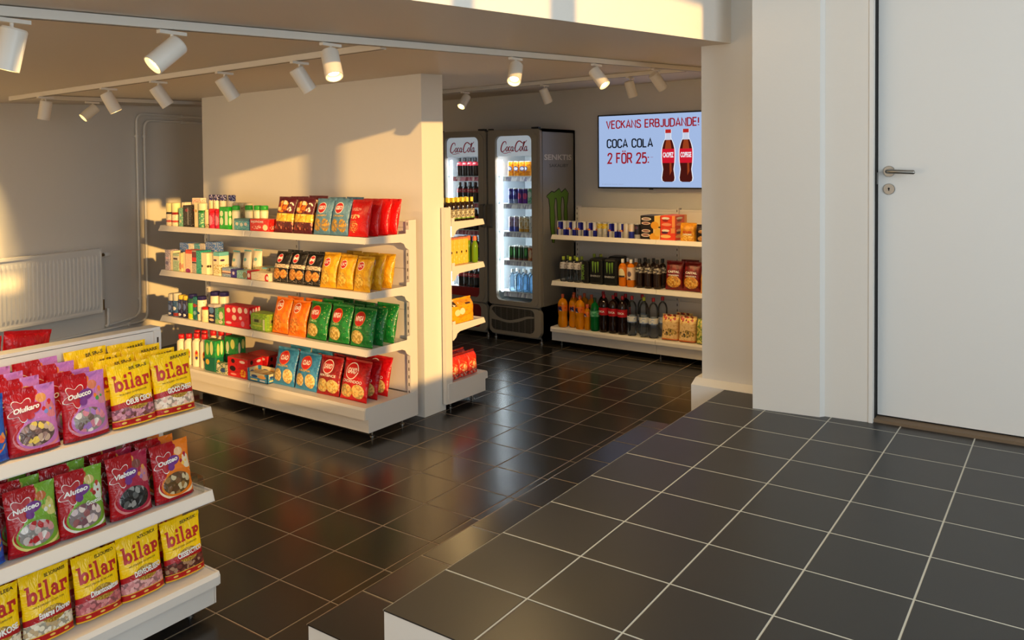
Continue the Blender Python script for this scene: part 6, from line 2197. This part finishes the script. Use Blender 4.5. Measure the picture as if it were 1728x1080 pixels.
# ------------------------------------------------------------------ goods on the shelving behind the middle wall (local depth runs towards -y)
bottle('dark_yellowcap', .022, .165, mat('dark_oil', rgb(40, 24, 12), .1, spec=.7), mat('yellow_top', rgb(226, 206, 70), .4), print_mat('oil_label', rgb(90, 80, 60), ('fleck', 9, .5, rgb(206, 196, 160)), ('band', 0, .3, rgb(110, 150, 50))), (.1, .5), .0, .3, capr=.012)
for i in range(6):
    for r in range(2):
        place('dark_yellowcap', (-3.585 - r * .055, 4.362 + i * .052, 1.297), '%s dark bottle with yellow cap counted from the wall, %s row, behind the middle wall' % (OR17[i], ('front', 'back')[r]), 'bottles behind the middle wall', 90)
box_proto('yellow_juice', 'juice_carton', 'carton', .052, .07, .190, print_mat('yellow_juice_carton', rgb(236, 186, 60), ('fleck', 6, .56, rgb(246, 206, 110)), ('band', .93, 1, rgb(200, 120, 90)), ('ell', .55, .45, .14, .05, rgb(40, 30, 20))))
for i in range(5):
    place('yellow_juice', (-3.612, 4.368 + i * .0555, .987), '%s yellow juice carton counted from the wall, behind the middle wall' % OR17[i], 'juice cartons behind the middle wall', 90)
bottle('green_oil', .024, .19, liquid('green_oil_liquid', rgb(110, 150, 30), .2), CAPO, None, (.3, .5), 0, .4)
for i in range(2):
    place('green_oil', (-3.585, 4.655 + i * .0, .987) if i == 0 else (-3.645, 4.662, .987), '%s green oil bottle at the outer shelf edge behind the middle wall' % ('front', 'rear')[i], 'bottles behind the middle wall')
yb = Bag(.30, .165, .11, 'block', 71)
proto('yellow_sack', 'snack_bag', 'snack bag', yb.mesh('snack_bag', print_mat('yellow_sack_print', rgb(236, 166, 20), ('fleck', 6, .56, rgb(220, 140, 16)), ('bits', .22, .85, .2, .12, [rgb(60, 40, 20), rgb(236, 226, 200)]), ('ell', .3, .45, .1, .14, rgb(220, 220, 170)), ('ell', .48, .48, .1, .14, rgb(226, 226, 190)), ('rect', .62, .82, .74, .8, rgb(70, 40, 16)))), [])
place('yellow_sack', (-3.61, 4.475, .583), 'large yellow snack bag lying on the shelf behind the middle wall', 'snack bags behind the middle wall', 90)
rs = Bag(.105, .165, .07, 'block', 72)
proto('red_sack', 'snack_bag', 'snack bag', rs.mesh('snack_bag', print_mat('red_sack_print', rgb(214, 44, 30), ('fleck', 6, .56, rgb(226, 80, 40)), ('bits', .5, .42, .4, .2, [rgb(240, 206, 150), rgb(236, 150, 90)]), ('bits', .5, .1, .5, .1, [rgb(120, 20, 24), rgb(200, 160, 150)]), ('band', .9, 1.01, rgb(120, 24, 20)))), [])
for i in range(3):
    for r in range(2):
        place('red_sack', (-3.605 - r * .09, 4.40 + i * .106, .188), '%s red snack bag from the wall, %s row, lowest shelf behind the middle wall' % (OR17[i], ('front', 'back')[r]), 'snack bags behind the middle wall', 90 + random.uniform(-5, 5), 3)
